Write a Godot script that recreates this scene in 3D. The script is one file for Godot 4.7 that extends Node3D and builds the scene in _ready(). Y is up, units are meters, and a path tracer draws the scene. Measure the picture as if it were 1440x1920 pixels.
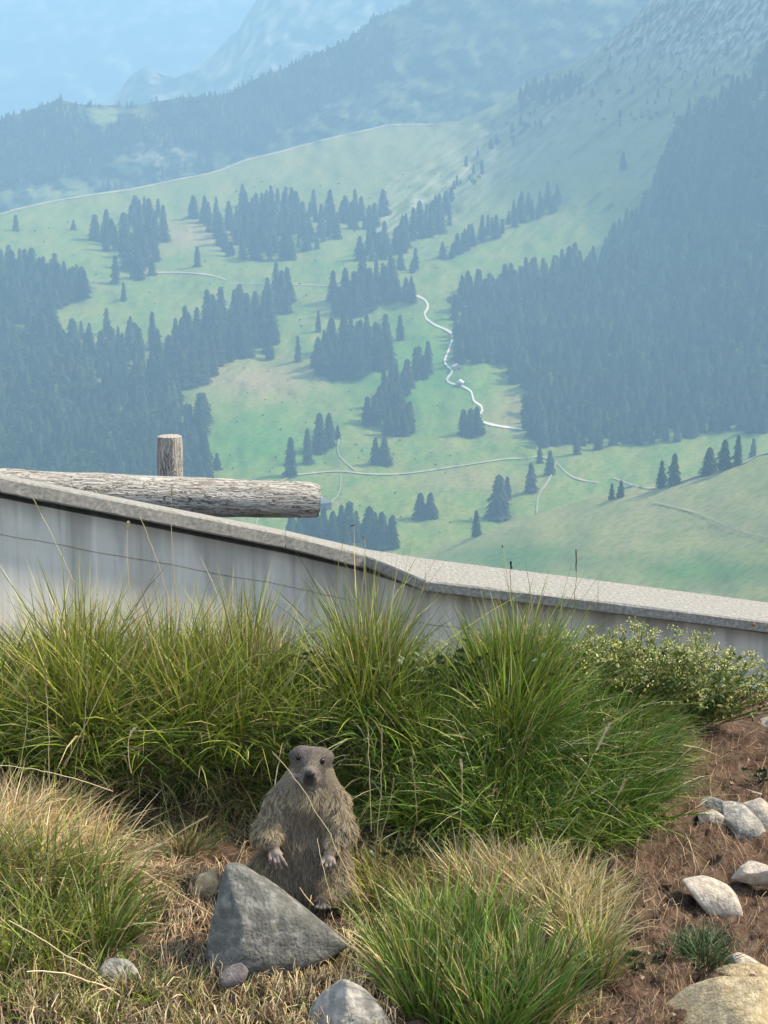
extends Node3D
# Alpine view: a marmot among grass and stones before a concrete wall, hazy meadows and spruce woods beyond.

const F := 3583.0                  # focal length in pixels of the 1440 x 1920 photograph (vertical angle 30 degrees)
const EYE := Vector3(0, 2.4, 0)
const PITCH := 0.1954
var rng := RandomNumberGenerator.new()
var rough := FastNoiseLite.new()
var names := {}
var M := {}

func _ready():
	rng.seed = 4711
	# ---------- camera, sky, sun, haze ----------
	var cam := Camera3D.new()
	cam.name = "camera"
	add_child(cam)
	cam.position = EYE
	cam.rotation = Vector3(-PITCH, 0, 0)
	cam.fov = 30.0
	cam.near = 0.1
	cam.far = 40000.0
	cam.current = true
	var sun := DirectionalLight3D.new()
	sun.name = "sun"
	add_child(sun)
	sun.look_at_from_position(Vector3(0.95, 1.0, -0.27), Vector3.ZERO)
	sun.light_energy = 1.55
	sun.light_color = Color(1.0, 0.93, 0.82)
	sun.light_angular_distance = 9.0
	sun.shadow_enabled = true
	var env := Environment.new()
	var sky := Sky.new()
	var air := ProceduralSkyMaterial.new()
	air.sky_top_color = Color(0.74, 0.81, 0.9)
	air.sky_horizon_color = Color(0.92, 0.94, 0.95)
	air.sky_curve = 0.3
	air.ground_bottom_color = Color(0.36, 0.4, 0.36)
	air.ground_horizon_color = Color(0.7, 0.78, 0.84)
	air.sun_angle_max = 40.0
	air.energy_multiplier = 0.86
	sky.sky_material = air
	env.background_mode = Environment.BG_SKY
	env.sky = sky
	env.background_energy_multiplier = 1.0
	env.tonemap_mode = Environment.TONE_MAPPER_LINEAR
	env.tonemap_exposure = 2.66
	env.fog_enabled = true
	env.fog_density = 0.00033
	env.fog_light_color = Color(0.648, 0.838, 0.99)
	env.sdfgi_enabled = true
	env.ssao_enabled = true
	env.ssil_enabled = true
	var world := WorldEnvironment.new()
	world.name = "world"
	world.environment = env
	add_child(world)
	rough.seed = 7
	rough.frequency = 1.0
	rough.fractal_octaves = 4
	make_materials()
	build_background()
	build_foreground()

# ---------- helpers ----------
func P(px: float, py: float, d: float) -> Vector3:      # the point that many metres into the view, in the place's own coordinates
	var x := (px - 720.0) / F * d
	var y := -(py - 960.0) / F * d
	return EYE + Vector3(x, y * cos(PITCH) - d * sin(PITCH), -d * cos(PITCH) - y * sin(PITCH))

func numbered(called: String) -> String:
	var n: int = names.get(called, 0)
	names[called] = n + 1
	return called if n == 0 else "%s_%03d" % [called, n]

func tag(o: Node, label := "", category := "", group := "", kind := "") -> Node:
	if label: o.set_meta("label", label)
	if category: o.set_meta("category", category)
	if group: o.set_meta("group", group)
	if kind: o.set_meta("kind", kind)
	return o

func base(called: String, at: Vector3) -> Node3D:
	var o := Node3D.new()
	o.name = numbered(called)
	add_child(o)
	o.position = at
	return o

func put(mesh: Mesh, called: String, m: Material, parent: Node = self) -> MeshInstance3D:
	var o := MeshInstance3D.new()
	o.name = numbered(called) if parent == self else called
	o.mesh = mesh
	if m: o.material_override = m
	parent.add_child(o, true)
	return o

func arrays_mesh(v: PackedVector3Array, idx: PackedInt32Array, n := PackedVector3Array(), c := PackedColorArray(), uv := PackedVector2Array()) -> ArrayMesh:
	var a := []
	a.resize(Mesh.ARRAY_MAX)
	a[Mesh.ARRAY_VERTEX] = v
	a[Mesh.ARRAY_INDEX] = idx
	if n.size(): a[Mesh.ARRAY_NORMAL] = n
	if c.size(): a[Mesh.ARRAY_COLOR] = c
	if uv.size(): a[Mesh.ARRAY_TEX_UV] = uv
	var m := ArrayMesh.new()
	m.add_surface_from_arrays(Mesh.PRIMITIVE_TRIANGLES, a)
	return m

func smooth_normals(v: PackedVector3Array, idx: PackedInt32Array) -> PackedVector3Array:
	var n := PackedVector3Array()
	n.resize(v.size())
	for t in range(0, idx.size(), 3):
		var a := idx[t]; var b := idx[t + 1]; var c := idx[t + 2]
		var f := (v[c] - v[a]).cross(v[b] - v[a])
		n[a] += f; n[b] += f; n[c] += f
	for k in n.size(): n[k] = n[k].normalized()
	return n

func lin(r: float, g: float, b: float) -> Color: return Color(r, g, b)
func srgb(c: Color) -> Color: return c.linear_to_srgb()

func line_at(pts: Array, x: float) -> float:            # y of a polyline at x
	if x <= pts[0][0]: return pts[0][1]
	for k in range(1, pts.size()):
		if x <= pts[k][0]:
			var t: float = (x - pts[k - 1][0]) / (pts[k][0] - pts[k - 1][0])
			return lerpf(pts[k - 1][1], pts[k][1], t)
	return pts[-1][1]

func inside(poly: PackedVector2Array, p: Vector2) -> bool: return Geometry2D.is_point_in_polygon(p, poly)

func noise_tex(freq: float, ramp: Array, size := 512, oct := 5, normal := false, strength := 4.0, seed_ := 3, kind := FastNoiseLite.TYPE_SIMPLEX_SMOOTH, fractal := FastNoiseLite.FRACTAL_FBM) -> NoiseTexture2D:
	var n := FastNoiseLite.new()
	n.noise_type = kind
	n.seed = seed_
	n.frequency = freq
	n.fractal_type = fractal
	n.fractal_octaves = oct
	var t := NoiseTexture2D.new()
	t.width = size; t.height = size
	t.seamless = true
	t.noise = n
	if normal:
		t.as_normal_map = true
		t.bump_strength = strength
	elif ramp.size():
		var g := Gradient.new()
		var off := PackedFloat32Array(); var col := PackedColorArray()
		for k in ramp: off.append(k[0]); col.append(srgb(k[1]))
		g.offsets = off; g.colors = col
		t.color_ramp = g
	return t

func mat(color: Color, roughness := 0.9, vertex := false) -> StandardMaterial3D:
	var m := StandardMaterial3D.new()
	m.albedo_color = srgb(color)
	m.roughness = roughness
	m.metallic_specular = 0.3
	m.cull_mode = BaseMaterial3D.CULL_DISABLED
	m.vertex_color_use_as_albedo = vertex
	return m

func triplanar(m: StandardMaterial3D, scale: float, world := true) -> StandardMaterial3D:
	m.uv1_triplanar = true
	m.uv1_world_triplanar = world
	m.uv1_scale = Vector3.ONE * scale
	return m

func make_materials():
	M.meadow = triplanar(mat(Color.WHITE, 0.95, true), 1.0 / 160.0)
	M.meadow.albedo_texture = noise_tex(0.03, [[0.0, Color(0.4, 0.48, 0.4)], [0.35, Color(0.72, 0.76, 0.68)], [0.55, Color(0.92, 0.92, 0.86)], [0.8, Color(1.0, 0.98, 0.9)], [1.0, Color(1.0, 0.95, 0.85)]], 1024, 8)
	M.meadow.metallic_specular = 0.1
	M.spruce = mat(Color.WHITE, 0.9, true)
	M.spruce.metallic_specular = 0.1
	M.bark = mat(Color(0.09, 0.065, 0.05), 0.95)
	M.gravel = mat(Color(0.45, 0.42, 0.35), 0.95)
	M.dust = mat(Color(0.26, 0.25, 0.17), 0.95)
	M.track = mat(Color(0.22, 0.215, 0.13), 0.95)

# ---------- the land beyond the wall ----------
const COLS := [-500.0, 0.0, 300.0, 600.0, 900.0, 1200.0, 1500.0, 1950.0]
const ROWS := [-320.0, -100.0, 100.0, 250.0, 400.0, 500.0, 600.0, 700.0, 800.0, 900.0, 1000.0, 1100.0, 1300.0]
const DEPTH := [
	[3200, 3150, 3150, 3150, 2950, 2500, 2250, 2100],
	[3000, 2950, 2950, 2950, 2780, 2350, 2090, 1960],
	[2750, 2720, 2720, 2720, 2600, 2220, 1950, 1830],
	[2450, 2480, 2500, 2500, 2420, 2110, 1850, 1740],
	[2150, 2150, 2200, 2190, 2120, 1960, 1760, 1670],
	[1900, 1910, 1950, 1940, 1910, 1830, 1680, 1600],
	[1740, 1750, 1790, 1780, 1750, 1720, 1610, 1540],
	[1590, 1600, 1620, 1620, 1600, 1590, 1520, 1460],
	[1460, 1470, 1480, 1480, 1480, 1470, 1420, 1380],
	[1350, 1350, 1350, 1350, 1350, 1330, 1290, 1270],
	[1230, 1230, 1230, 1225, 1215, 1190, 1160, 1150],
	[1100, 1100, 1100, 1090, 1075, 1050, 1030, 1020],
	[900, 900, 900, 890, 880, 860, 850, 840]]
const CREST := [[-500, 470], [0, 400], [100, 376], [180, 362], [250, 352], [330, 336], [400, 322], [460, 298], [520, 284], [600, 262], [720, 238], [800, 232], [860, 226], [930, 196], [985, 158], [1040, 134], [1100, 106], [1160, 60], [1240, -20], [1440, -160], [1950, -300]]
const KNOLL := [[-500, 1330], [300, 1230], [560, 1110], [750, 1046], [880, 1008], [1005, 966], [1100, 938], [1190, 914], [1230, 908], [1330, 886], [1440, 850], [1600, 800], [1950, 740]]

func cub(a: float, b: float, c: float, d: float, t: float) -> float:
	return b + 0.5 * t * (c - a + t * (2.0 * a - 5.0 * b + 4.0 * c - d + t * (3.0 * (b - c) + d - a)))

func spot(list: Array, x: float) -> Vector2i:
	var k := 0
	while k < list.size() - 2 and x > list[k + 1]: k += 1
	return Vector2i(k, 0)

func hill_depth(px: float, py: float) -> float:
	var i := spot(COLS, px).x
	var j := spot(ROWS, py).x
	var tx := clampf((px - COLS[i]) / (COLS[i + 1] - COLS[i]), 0, 1)
	var ty := clampf((py - ROWS[j]) / (ROWS[j + 1] - ROWS[j]), 0, 1)
	var r := [0.0, 0.0, 0.0, 0.0]
	for k in 4:
		var row: Array = DEPTH[clampi(j - 1 + k, 0, 12)]
		r[k] = cub(row[maxi(i - 1, 0)], row[i], row[i + 1], row[mini(i + 2, 7)], tx)
	var d := cub(r[0], r[1], r[2], r[3], ty)
	# swells and gullies of the hillside
	d *= 1.0 + 0.010 * rough.get_noise_2d(px / 170.0, py / 110.0 + 9.0) + 0.004 * rough.get_noise_2d(px / 50.0 + 40.0, py / 34.0)
	if px > 760 and py < 560:   # gullies that run down the steep flank
		var along := px * 0.62 + py * 0.78
		d *= 1.0 + 0.006 * clampf((560.0 - py) / 200.0, 0, 1) * clampf((px - 760.0) / 150.0, 0, 1) * rough.get_noise_2d(along / 24.0, (px - py) / 260.0 + 3.0)
	return d

func knoll_depth(px: float, py: float) -> float:
	var top := line_at(KNOLL, px)
	var v := clampf((py - top) / 260.0, -0.05, 1.6)
	return (1130.0 - 130.0 * clampf((px - 700.0) / 800.0, -1, 1)) * (1.0 - 0.2 * pow(maxf(v, 0.0), 0.75)) * (1.0 + 0.006 * rough.get_noise_2d(px / 120.0, py / 60.0))

func land(px: float, py: float) -> Vector3:
	if py > line_at(KNOLL, px): return P(px, py, knoll_depth(px, py))
	return P(px, py, hill_depth(px, py))

func blob(px: float, py: float, cx: float, cy: float, rx: float, ry: float) -> float:
	var q := Vector2((px - cx) / rx, (py - cy) / ry).length()
	return clampf(1.3 - q, 0, 1)

func sheet(called: String, x0: float, x1: float, nx: int, ny: int, top: Callable, bottom: Callable, depth: Callable, color: Callable, m: Material, ease_ := 1.0) -> MeshInstance3D:
	var v := PackedVector3Array(); var c := PackedColorArray(); var idx := PackedInt32Array()
	for j in ny + 1:
		for i in nx + 1:
			var px := lerpf(x0, x1, float(i) / nx)
			var py: float = lerpf(top.call(px), bottom.call(px), pow(float(j) / ny, ease_))
			v.append(P(px, py, depth.call(px, py)))
			c.append(color.call(px, py))
	for j in ny:
		for i in nx:
			var a := j * (nx + 1) + i
			idx.append_array([a, a + 1, a + nx + 1, a + 1, a + nx + 2, a + nx + 1])
	return put(arrays_mesh(v, idx, smooth_normals(v, idx), c), called, m)

func mixc(a: Color, b: Color, t: float) -> Color: return a.lerp(b, clampf(t, 0, 1))

func meadow_color(px: float, py: float) -> Color:
	var n := rough.get_noise_2d(px / 90.0 + 5.0, py / 40.0)
	var n2 := rough.get_noise_2d(px / 24.0 + 55.0, py / 9.0)
	var c := Color(0.085, 0.165, 0.032)
	c = mixc(c, Color(0.165, 0.195, 0.05), 0.45 + n * 0.9)
	c = mixc(c, Color(0.24, 0.215, 0.1), 0.15 + n2 * 0.6)
	c = mixc(c, Color(0.27, 0.21, 0.12), 0.8 * maxf(blob(px, py, 480, 712, 130, 38), blob(px, py, 370, 440, 110, 34)))
	c = mixc(c, Color(0.26, 0.2, 0.11), 0.5 * maxf(blob(px, py, 960, 770, 60, 50), blob(px, py, 880, 900, 140, 24)))
	c = mixc(c, Color(0.2, 0.19, 0.09), 0.7 * clampf((460.0 - py) / 200.0, 0, 1))
	c = mixc(c, Color(0.05, 0.17, 0.03), 0.65 * maxf(blob(px, py, 480, 830, 150, 60), blob(px, py, 780, 700, 140, 110)))
	if px > 700 and py < 480:    # rocks, scree and scrub on the steep flank
		var along := px * 0.62 + py * 0.78
		var s := rough.get_noise_2d(along / 11.0 + 70.0, (px - py) / 70.0)
		var band := 1.0 - clampf(absf((py - 0.0) - (300.0 - (px - 900.0) * 0.72)) / 120.0, 0, 1)
		c = mixc(c, Color(0.34, 0.31, 0.26), band * clampf(s * 2.4, 0, 1) * 0.8)
		c = mixc(c, Color(0.04, 0.055, 0.03), band * clampf(-s * 2.2 - 0.25, 0, 1))
		var cliff := clampf((px - 1060.0) / 120.0, 0, 1) * clampf((170.0 - py) / 90.0, 0, 1)
		c = mixc(c, mixc(Color(0.04, 0.05, 0.035), Color(0.36, 0.335, 0.3), 0.4 + 1.8 * rough.get_noise_2d((px + py * 0.4) / 8.0, py / 12.0)), cliff)
	return c

func knoll_color(px: float, py: float) -> Color:
	var n := rough.get_noise_2d(px / 110.0 + 5.0, py / 40.0)
	var n2 := rough.get_noise_2d(px / 26.0 + 55.0, py / 7.0)
	var c := mixc(Color(0.14, 0.19, 0.06), Color(0.235, 0.225, 0.1), 0.5 + n)
	c = mixc(c, Color(0.27, 0.245, 0.14), 0.25 + 0.6 * n2)
	c = mixc(c, Color(0.2, 0.19, 0.1), 0.4 * blob(px, py, 1270, 960, 150, 45))
	return mixc(c, Color(0.045, 0.15, 0.03), 0.6 * maxf(blob(px, py, 1330, 1070, 170, 36), blob(px, py, 960, 1050, 130, 40)))

func ridge_color(px: float, py: float) -> Color:
	var n := rough.get_noise_2d(px / 60.0 + 15.0, py / 45.0)
	var n2 := rough.get_noise_2d(px / 9.0 + 15.0, py / 7.0)
	var c := mixc(Color(0.03, 0.045, 0.025), Color(0.12, 0.14, 0.06), 0.25 + n + n2 * 0.9)
	c = mixc(c, Color(0.17, 0.19, 0.07), 0.9 * maxf(blob(px, py, 200, 215, 60, 22), blob(px, py, 90, 360, 130, 22)))
	c = mixc(c, Color(0.3, 0.26, 0.22), 0.8 * blob(px, py, 300, 288, 70, 24) * clampf(0.6 + n2 * 2.0, 0, 1))
	return mixc(c, Color(0.16, 0.18, 0.09), 0.7 * blob(px, py, 700, 200, 160, 50) * clampf(0.5 + n2 * 1.6, 0, 1))

const RIDGE := [[-500, 300], [-100, 240], [0, 225], [60, 205], [110, 186], [150, 196], [250, 198], [330, 184], [430, 178], [470, 152], [560, 118], [650, 76], [700, 36], [780, 0], [900, -60], [1100, -150], [1950, -260]]
const FAR := [[-500, 300], [60, 290], [200, 205], [235, 150], [275, 124], [325, 148], [360, 132], [400, 100], [450, 50], [480, 0], [540, -60], [900, -140], [1950, -200]]

func ridge_depth(px: float, py: float) -> float:
	var top := line_at(RIDGE, px)
	return (2860.0 + 0.25 * clampf(px, 0, 900)) * (1.0 - 0.0003 * (py - top)) * (1.0 + 0.012 * rough.get_noise_2d(px / 60.0, py / 50.0 + 33.0))

func crag_color(px: float, py: float) -> Color:
	var n := rough.get_noise_2d(px / 34.0 + 15.0, py / 45.0)
	var n2 := rough.get_noise_2d((px + py * 0.6) / 9.0 + 15.0, py / 14.0)
	return mixc(Color(0.03, 0.04, 0.03), Color(0.24, 0.225, 0.2), 0.35 + n * 1.2 + n2)

func spruce_mesh(seed_: int, tiers: int, wide: float, bulge: float) -> ArrayMesh:
	# a crown one metre tall: whorls of drooping boughs, each a ragged skirt of its own
	var r := RandomNumberGenerator.new()
	r.seed = seed_
	var v := PackedVector3Array(); var c := PackedColorArray(); var idx := PackedInt32Array()
	for k in tiers:
		var t := float(k) / tiers
		var y := 0.03 + 0.97 * t
		var rad := wide * pow(1.0 - t, bulge) * r.randf_range(0.82, 1.12) + 0.008
		var n := 11 if k < tiers / 2 else 8
		var top := v.size()
		var high := minf(y + 1.7 / tiers, 1.0)
		v.append(Vector3(0, high, 0)); c.append(Color(0.5, 0.5, 0.5))
		var turn := r.randf() * TAU
		var off := Vector3(r.randfn(), 0, r.randfn()) * 0.018 * (1.0 - t)
		for i in n * 2:
			var a := turn + TAU * i / (n * 2)
			var q := rad * (r.randf_range(0.85, 1.15) if i % 2 == 0 else r.randf_range(0.72, 0.92))
			v.append(off + Vector3(cos(a) * q, y - (0.35 / tiers if i % 2 == 0 else -0.25 / tiers) + r.randf_range(-0.15, 0.15) / tiers, sin(a) * q))
			var g := r.randf_range(0.75, 1.25)
			c.append(Color(g, g * r.randf_range(0.92, 1.08), g * 0.9))
		for i in n * 2:
			idx.append_array([top, top + 1 + i, top + 1 + (i + 1) % (n * 2)])
	var out := PackedVector3Array(); var oc := PackedColorArray(); var oi := PackedInt32Array()
	for k in idx.size():      # flat faces, as boughs break up the light
		out.append(v[idx[k]]); oc.append(c[idx[k]]); oi.append(k)
	return arrays_mesh(out, oi, PackedVector3Array(), oc)

func round_tree_mesh(seed_: int) -> ArrayMesh:   # leafy tree one metre tall made of many small leaf faces in clumps
	var r := RandomNumberGenerator.new()
	r.seed = seed_
	var v := PackedVector3Array(); var c := PackedColorArray(); var idx := PackedInt32Array()
	for k in 26:
		var dir := Vector3(r.randfn(), r.randfn(), r.randfn()).normalized()
		var mid := Vector3(0, 0.56, 0) + dir * Vector3(0.3, 0.34, 0.3) * pow(r.randf(), 0.4)
		var g := r.randf_range(0.7, 1.3)
		for i in 16:
			var p := mid + Vector3(r.randfn(), r.randfn(), r.randfn()) * 0.06
			var a := Vector3(r.randfn(), r.randfn(), r.randfn()).normalized() * 0.055
			var b := Vector3(r.randfn(), r.randfn(), r.randfn()).normalized() * 0.055
			for q in [p + a, p + b, p - a - b]:
				idx.append(v.size()); v.append(q); c.append(Color(g, g * 1.02, g * 0.9))
	return arrays_mesh(v, idx, PackedVector3Array(), c)

var crowns := []
var trunk_mesh: Mesh

func crown_material(k: int) -> StandardMaterial3D:
	var tones := [Color(0.026, 0.042, 0.02), Color(0.032, 0.047, 0.022), Color(0.022, 0.037, 0.02), Color(0.038, 0.05, 0.024)]
	var key := "crown%d" % k
	if not M.has(key):
		M[key] = mat(tones[k], 0.9, true)
		M[key].metallic_specular = 0.1
	return M[key]

func spruce(px: float, py: float, hp: float, label: String, group := ""):
	var at := land(px, py)
	var d := EYE.distance_to(at)
	var h := hp / F * d * rng.randf_range(0.97, 1.03)
	var t := base("spruce_tree", at - Vector3(0, 0.6, 0))
	tag(t, label, "tree", group)
	var w := h * rng.randf_range(0.8, 1.25)
	var crown := put(crowns[rng.randi() % 6], "crown", crown_material(rng.randi() % 4), t)
	crown.scale = Vector3(w, h * 0.97, w)
	crown.position.y = h * 0.03
	crown.rotation.y = rng.randf() * TAU
	var trunk := put(trunk_mesh, "trunk", M.bark, t)
	trunk.scale = Vector3(h, h, h)

func grove(poly: Array, n: int, hp: float, label: String, group: String):
	var pv := PackedVector2Array()
	var lo := Vector2(1e9, 1e9); var hi := -lo
	for q in poly:
		pv.append(Vector2(q[0], q[1]))
		lo = lo.min(pv[-1]); hi = hi.max(pv[-1])
	var spots: Array[Vector2] = []
	var gap := 16.0
	var tries := 0
	while spots.size() < n and tries < 6000:
		tries += 1
		if tries % 300 == 0: gap *= 0.9
		var p := Vector2(rng.randf_range(lo.x, hi.x), rng.randf_range(lo.y, hi.y))
		if not inside(pv, p): continue
		var ok := true
		for q in spots:
			if Vector2(p.x - q.x, (p.y - q.y) * 1.4).length() < gap: ok = false; break
		if ok: spots.append(p)
	# the outermost and the tallest tree of a grove can be told from the rest
	var tall := PackedFloat32Array()
	for p in spots: tall.append(hp * rng.randf_range(0.7, 1.15))
	var first := 0; var last := 0; var low := 0; var top := 0
	for k in spots.size():
		if spots[k].x < spots[first].x: first = k
		if spots[k].x > spots[last].x: last = k
		if spots[k].y > spots[low].y: low = k
	if top in [first, last, low]: top = (range(spots.size()).filter(func(k): return not k in [first, last, low]) + [0])[0]
	tall[top] = hp * 1.3
	for k in spots.size():
		var say := label
		if k == first: say = "leftmost " + label
		elif k == last: say = "rightmost " + label
		elif k == low: say = "lowest standing " + label
		elif k == top: say = "tallest " + label
		spruce(spots[k].x, spots[k].y, tall[k], say, group)

func wood(called: String, poly: Array, step: Vector2, hp: float, label: String, depth: Callable, leafy := 0.0, gaps := 0.0):
	var pv := PackedVector2Array()
	var lo := Vector2(1e9, 1e9); var hi := -lo
	for q in poly:
		pv.append(Vector2(q[0], q[1]))
		lo = lo.min(pv[-1]); hi = hi.max(pv[-1])
	var lists := [[], [], [], [], [], []]
	var tones := [Color(0.026, 0.042, 0.02), Color(0.034, 0.05, 0.024), Color(0.02, 0.034, 0.018), Color(0.05, 0.06, 0.028), Color(0.03, 0.046, 0.024), Color(0.04, 0.055, 0.026)]
	var y := lo.y
	var odd := 0.0
	while y < hi.y:
		var x := lo.x + odd
		while x < hi.x:
			var p := Vector2(x + rng.randf_range(-0.5, 0.5) * step.x, y + rng.randf_range(-0.5, 0.5) * step.y)
			if inside(pv, p) and rough.get_noise_2d(p.x / 40.0 + 7.0, p.y / 30.0) > gaps - 1.0:
				var at: Vector3 = P(p.x, p.y, depth.call(p.x, p.y))
				if p.y < 260.0 and p.x > 1150.0 and rng.randf() < (260.0 - p.y) / 330.0: 
					x += step.x
					continue
				var h := hp / F * EYE.distance_to(at) * rng.randf_range(0.5, 1.15)
				var w := h * rng.randf_range(0.8, 1.3)
				var kind: int = 3 if rng.randf() < leafy else [0, 1, 2, 4, 5][rng.randi() % 5]
				if kind == 3: w *= 1.0; h *= 0.75
				var tint: Color = tones[kind] * rng.randf_range(0.6, 1.7)
				if kind == 3: tint = Color(0.045, 0.07, 0.025) * rng.randf_range(0.8, 1.4)
				lists[kind].append([Transform3D(Basis(Vector3.UP, rng.randf() * TAU).scaled(Vector3(w, h, w)), at - Vector3(0, h * 0.03, 0)), tint])
			x += step.x
		odd = step.x * 0.5 - odd
		y += step.y
	var t := base(called, Vector3.ZERO)
	tag(t, label, "forest", "", "stuff")
	for k in 6:
		if lists[k].is_empty(): continue
		var mm := MultiMesh.new()
		mm.transform_format = MultiMesh.TRANSFORM_3D
		mm.use_colors = true
		mm.mesh = crowns[k] if k != 3 else M.leafy_mesh
		mm.instance_count = lists[k].size()
		for i in lists[k].size():
			mm.set_instance_transform(i, lists[k][i][0])
			mm.set_instance_color(i, lists[k][i][1])
		var o := MultiMeshInstance3D.new()
		o.name = "tree_crowns"
		o.multimesh = mm
		o.material_override = M.spruce
		o.set_meta("kind", "stuff")
		t.add_child(o, true)

func track(pts: Array, width_px: float, m: Material, label: String, lift := 0.7):
	var curve := Curve2D.new()
	for k in pts.size():
		var a := Vector2(pts[maxi(k - 1, 0)][0], pts[maxi(k - 1, 0)][1])
		var b := Vector2(pts[mini(k + 1, pts.size() - 1)][0], pts[mini(k + 1, pts.size() - 1)][1])
		var tan_ := (b - a) * 0.17
		curve.add_point(Vector2(pts[k][0], pts[k][1]), -tan_, tan_)
	var line := curve.get_baked_points()
	var v := PackedVector3Array(); var idx := PackedInt32Array()
	var last := Vector2(-99, -99)
	for k in line.size():
		if line[k].distance_to(last) < 5.0 and k < line.size() - 1: continue
		var a := line[maxi(k - 1, 0)]; var b := line[mini(k + 1, line.size() - 1)]
		var n := (b - a).normalized().orthogonal()
		var w := width_px * (0.5 + 0.22 * rough.get_noise_2d(k * 0.11, width_px))
		# the strip follows the ground: each side rests on the land under it
		for s in [-1.0, 1.0]:
			var q: Vector2 = line[k] + n * w * s
			v.append(land(q.x, q.y) + Vector3(0, lift, 0))
		last = line[k]
	for k in v.size() / 2 - 1: idx.append_array([k * 2, k * 2 + 1, k * 2 + 2, k * 2 + 1, k * 2 + 3, k * 2 + 2])
	tag(put(arrays_mesh(v, idx, smooth_normals(v, idx)), "path", m), label, "path", "", "structure")

func hut(px: float, py: float, w: float, h: float, deep: float, turn: float, label: String, roof_c: Color, wall_c: Color):
	var at := land(px, py)
	var t := base("alpine_hut", at - Vector3(0, 0.3, 0))
	t.rotation.y = turn
	tag(t, label, "hut")
	var b := BoxMesh.new()
	b.size = Vector3(w, h * 0.6, deep)
	var o := put(b, "wall", mat(wall_c), t)
	o.position.y = h * 0.3
	var r := PrismMesh.new()
	r.size = Vector3(w * 1.12, h * 0.5, deep * 1.12)
	o = put(r, "roof", mat(roof_c, 0.7), t)
	o.position.y = h * 0.6 + h * 0.25 + 0.02
	b = BoxMesh.new()
	b.size = Vector3(w * 0.16, h * 0.36, 0.2)
	o = put(b, "door", mat(Color(0.06, 0.045, 0.035)), t)
	o.position = Vector3(w * 0.1, h * 0.2, deep * 0.5 + 0.05)

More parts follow.
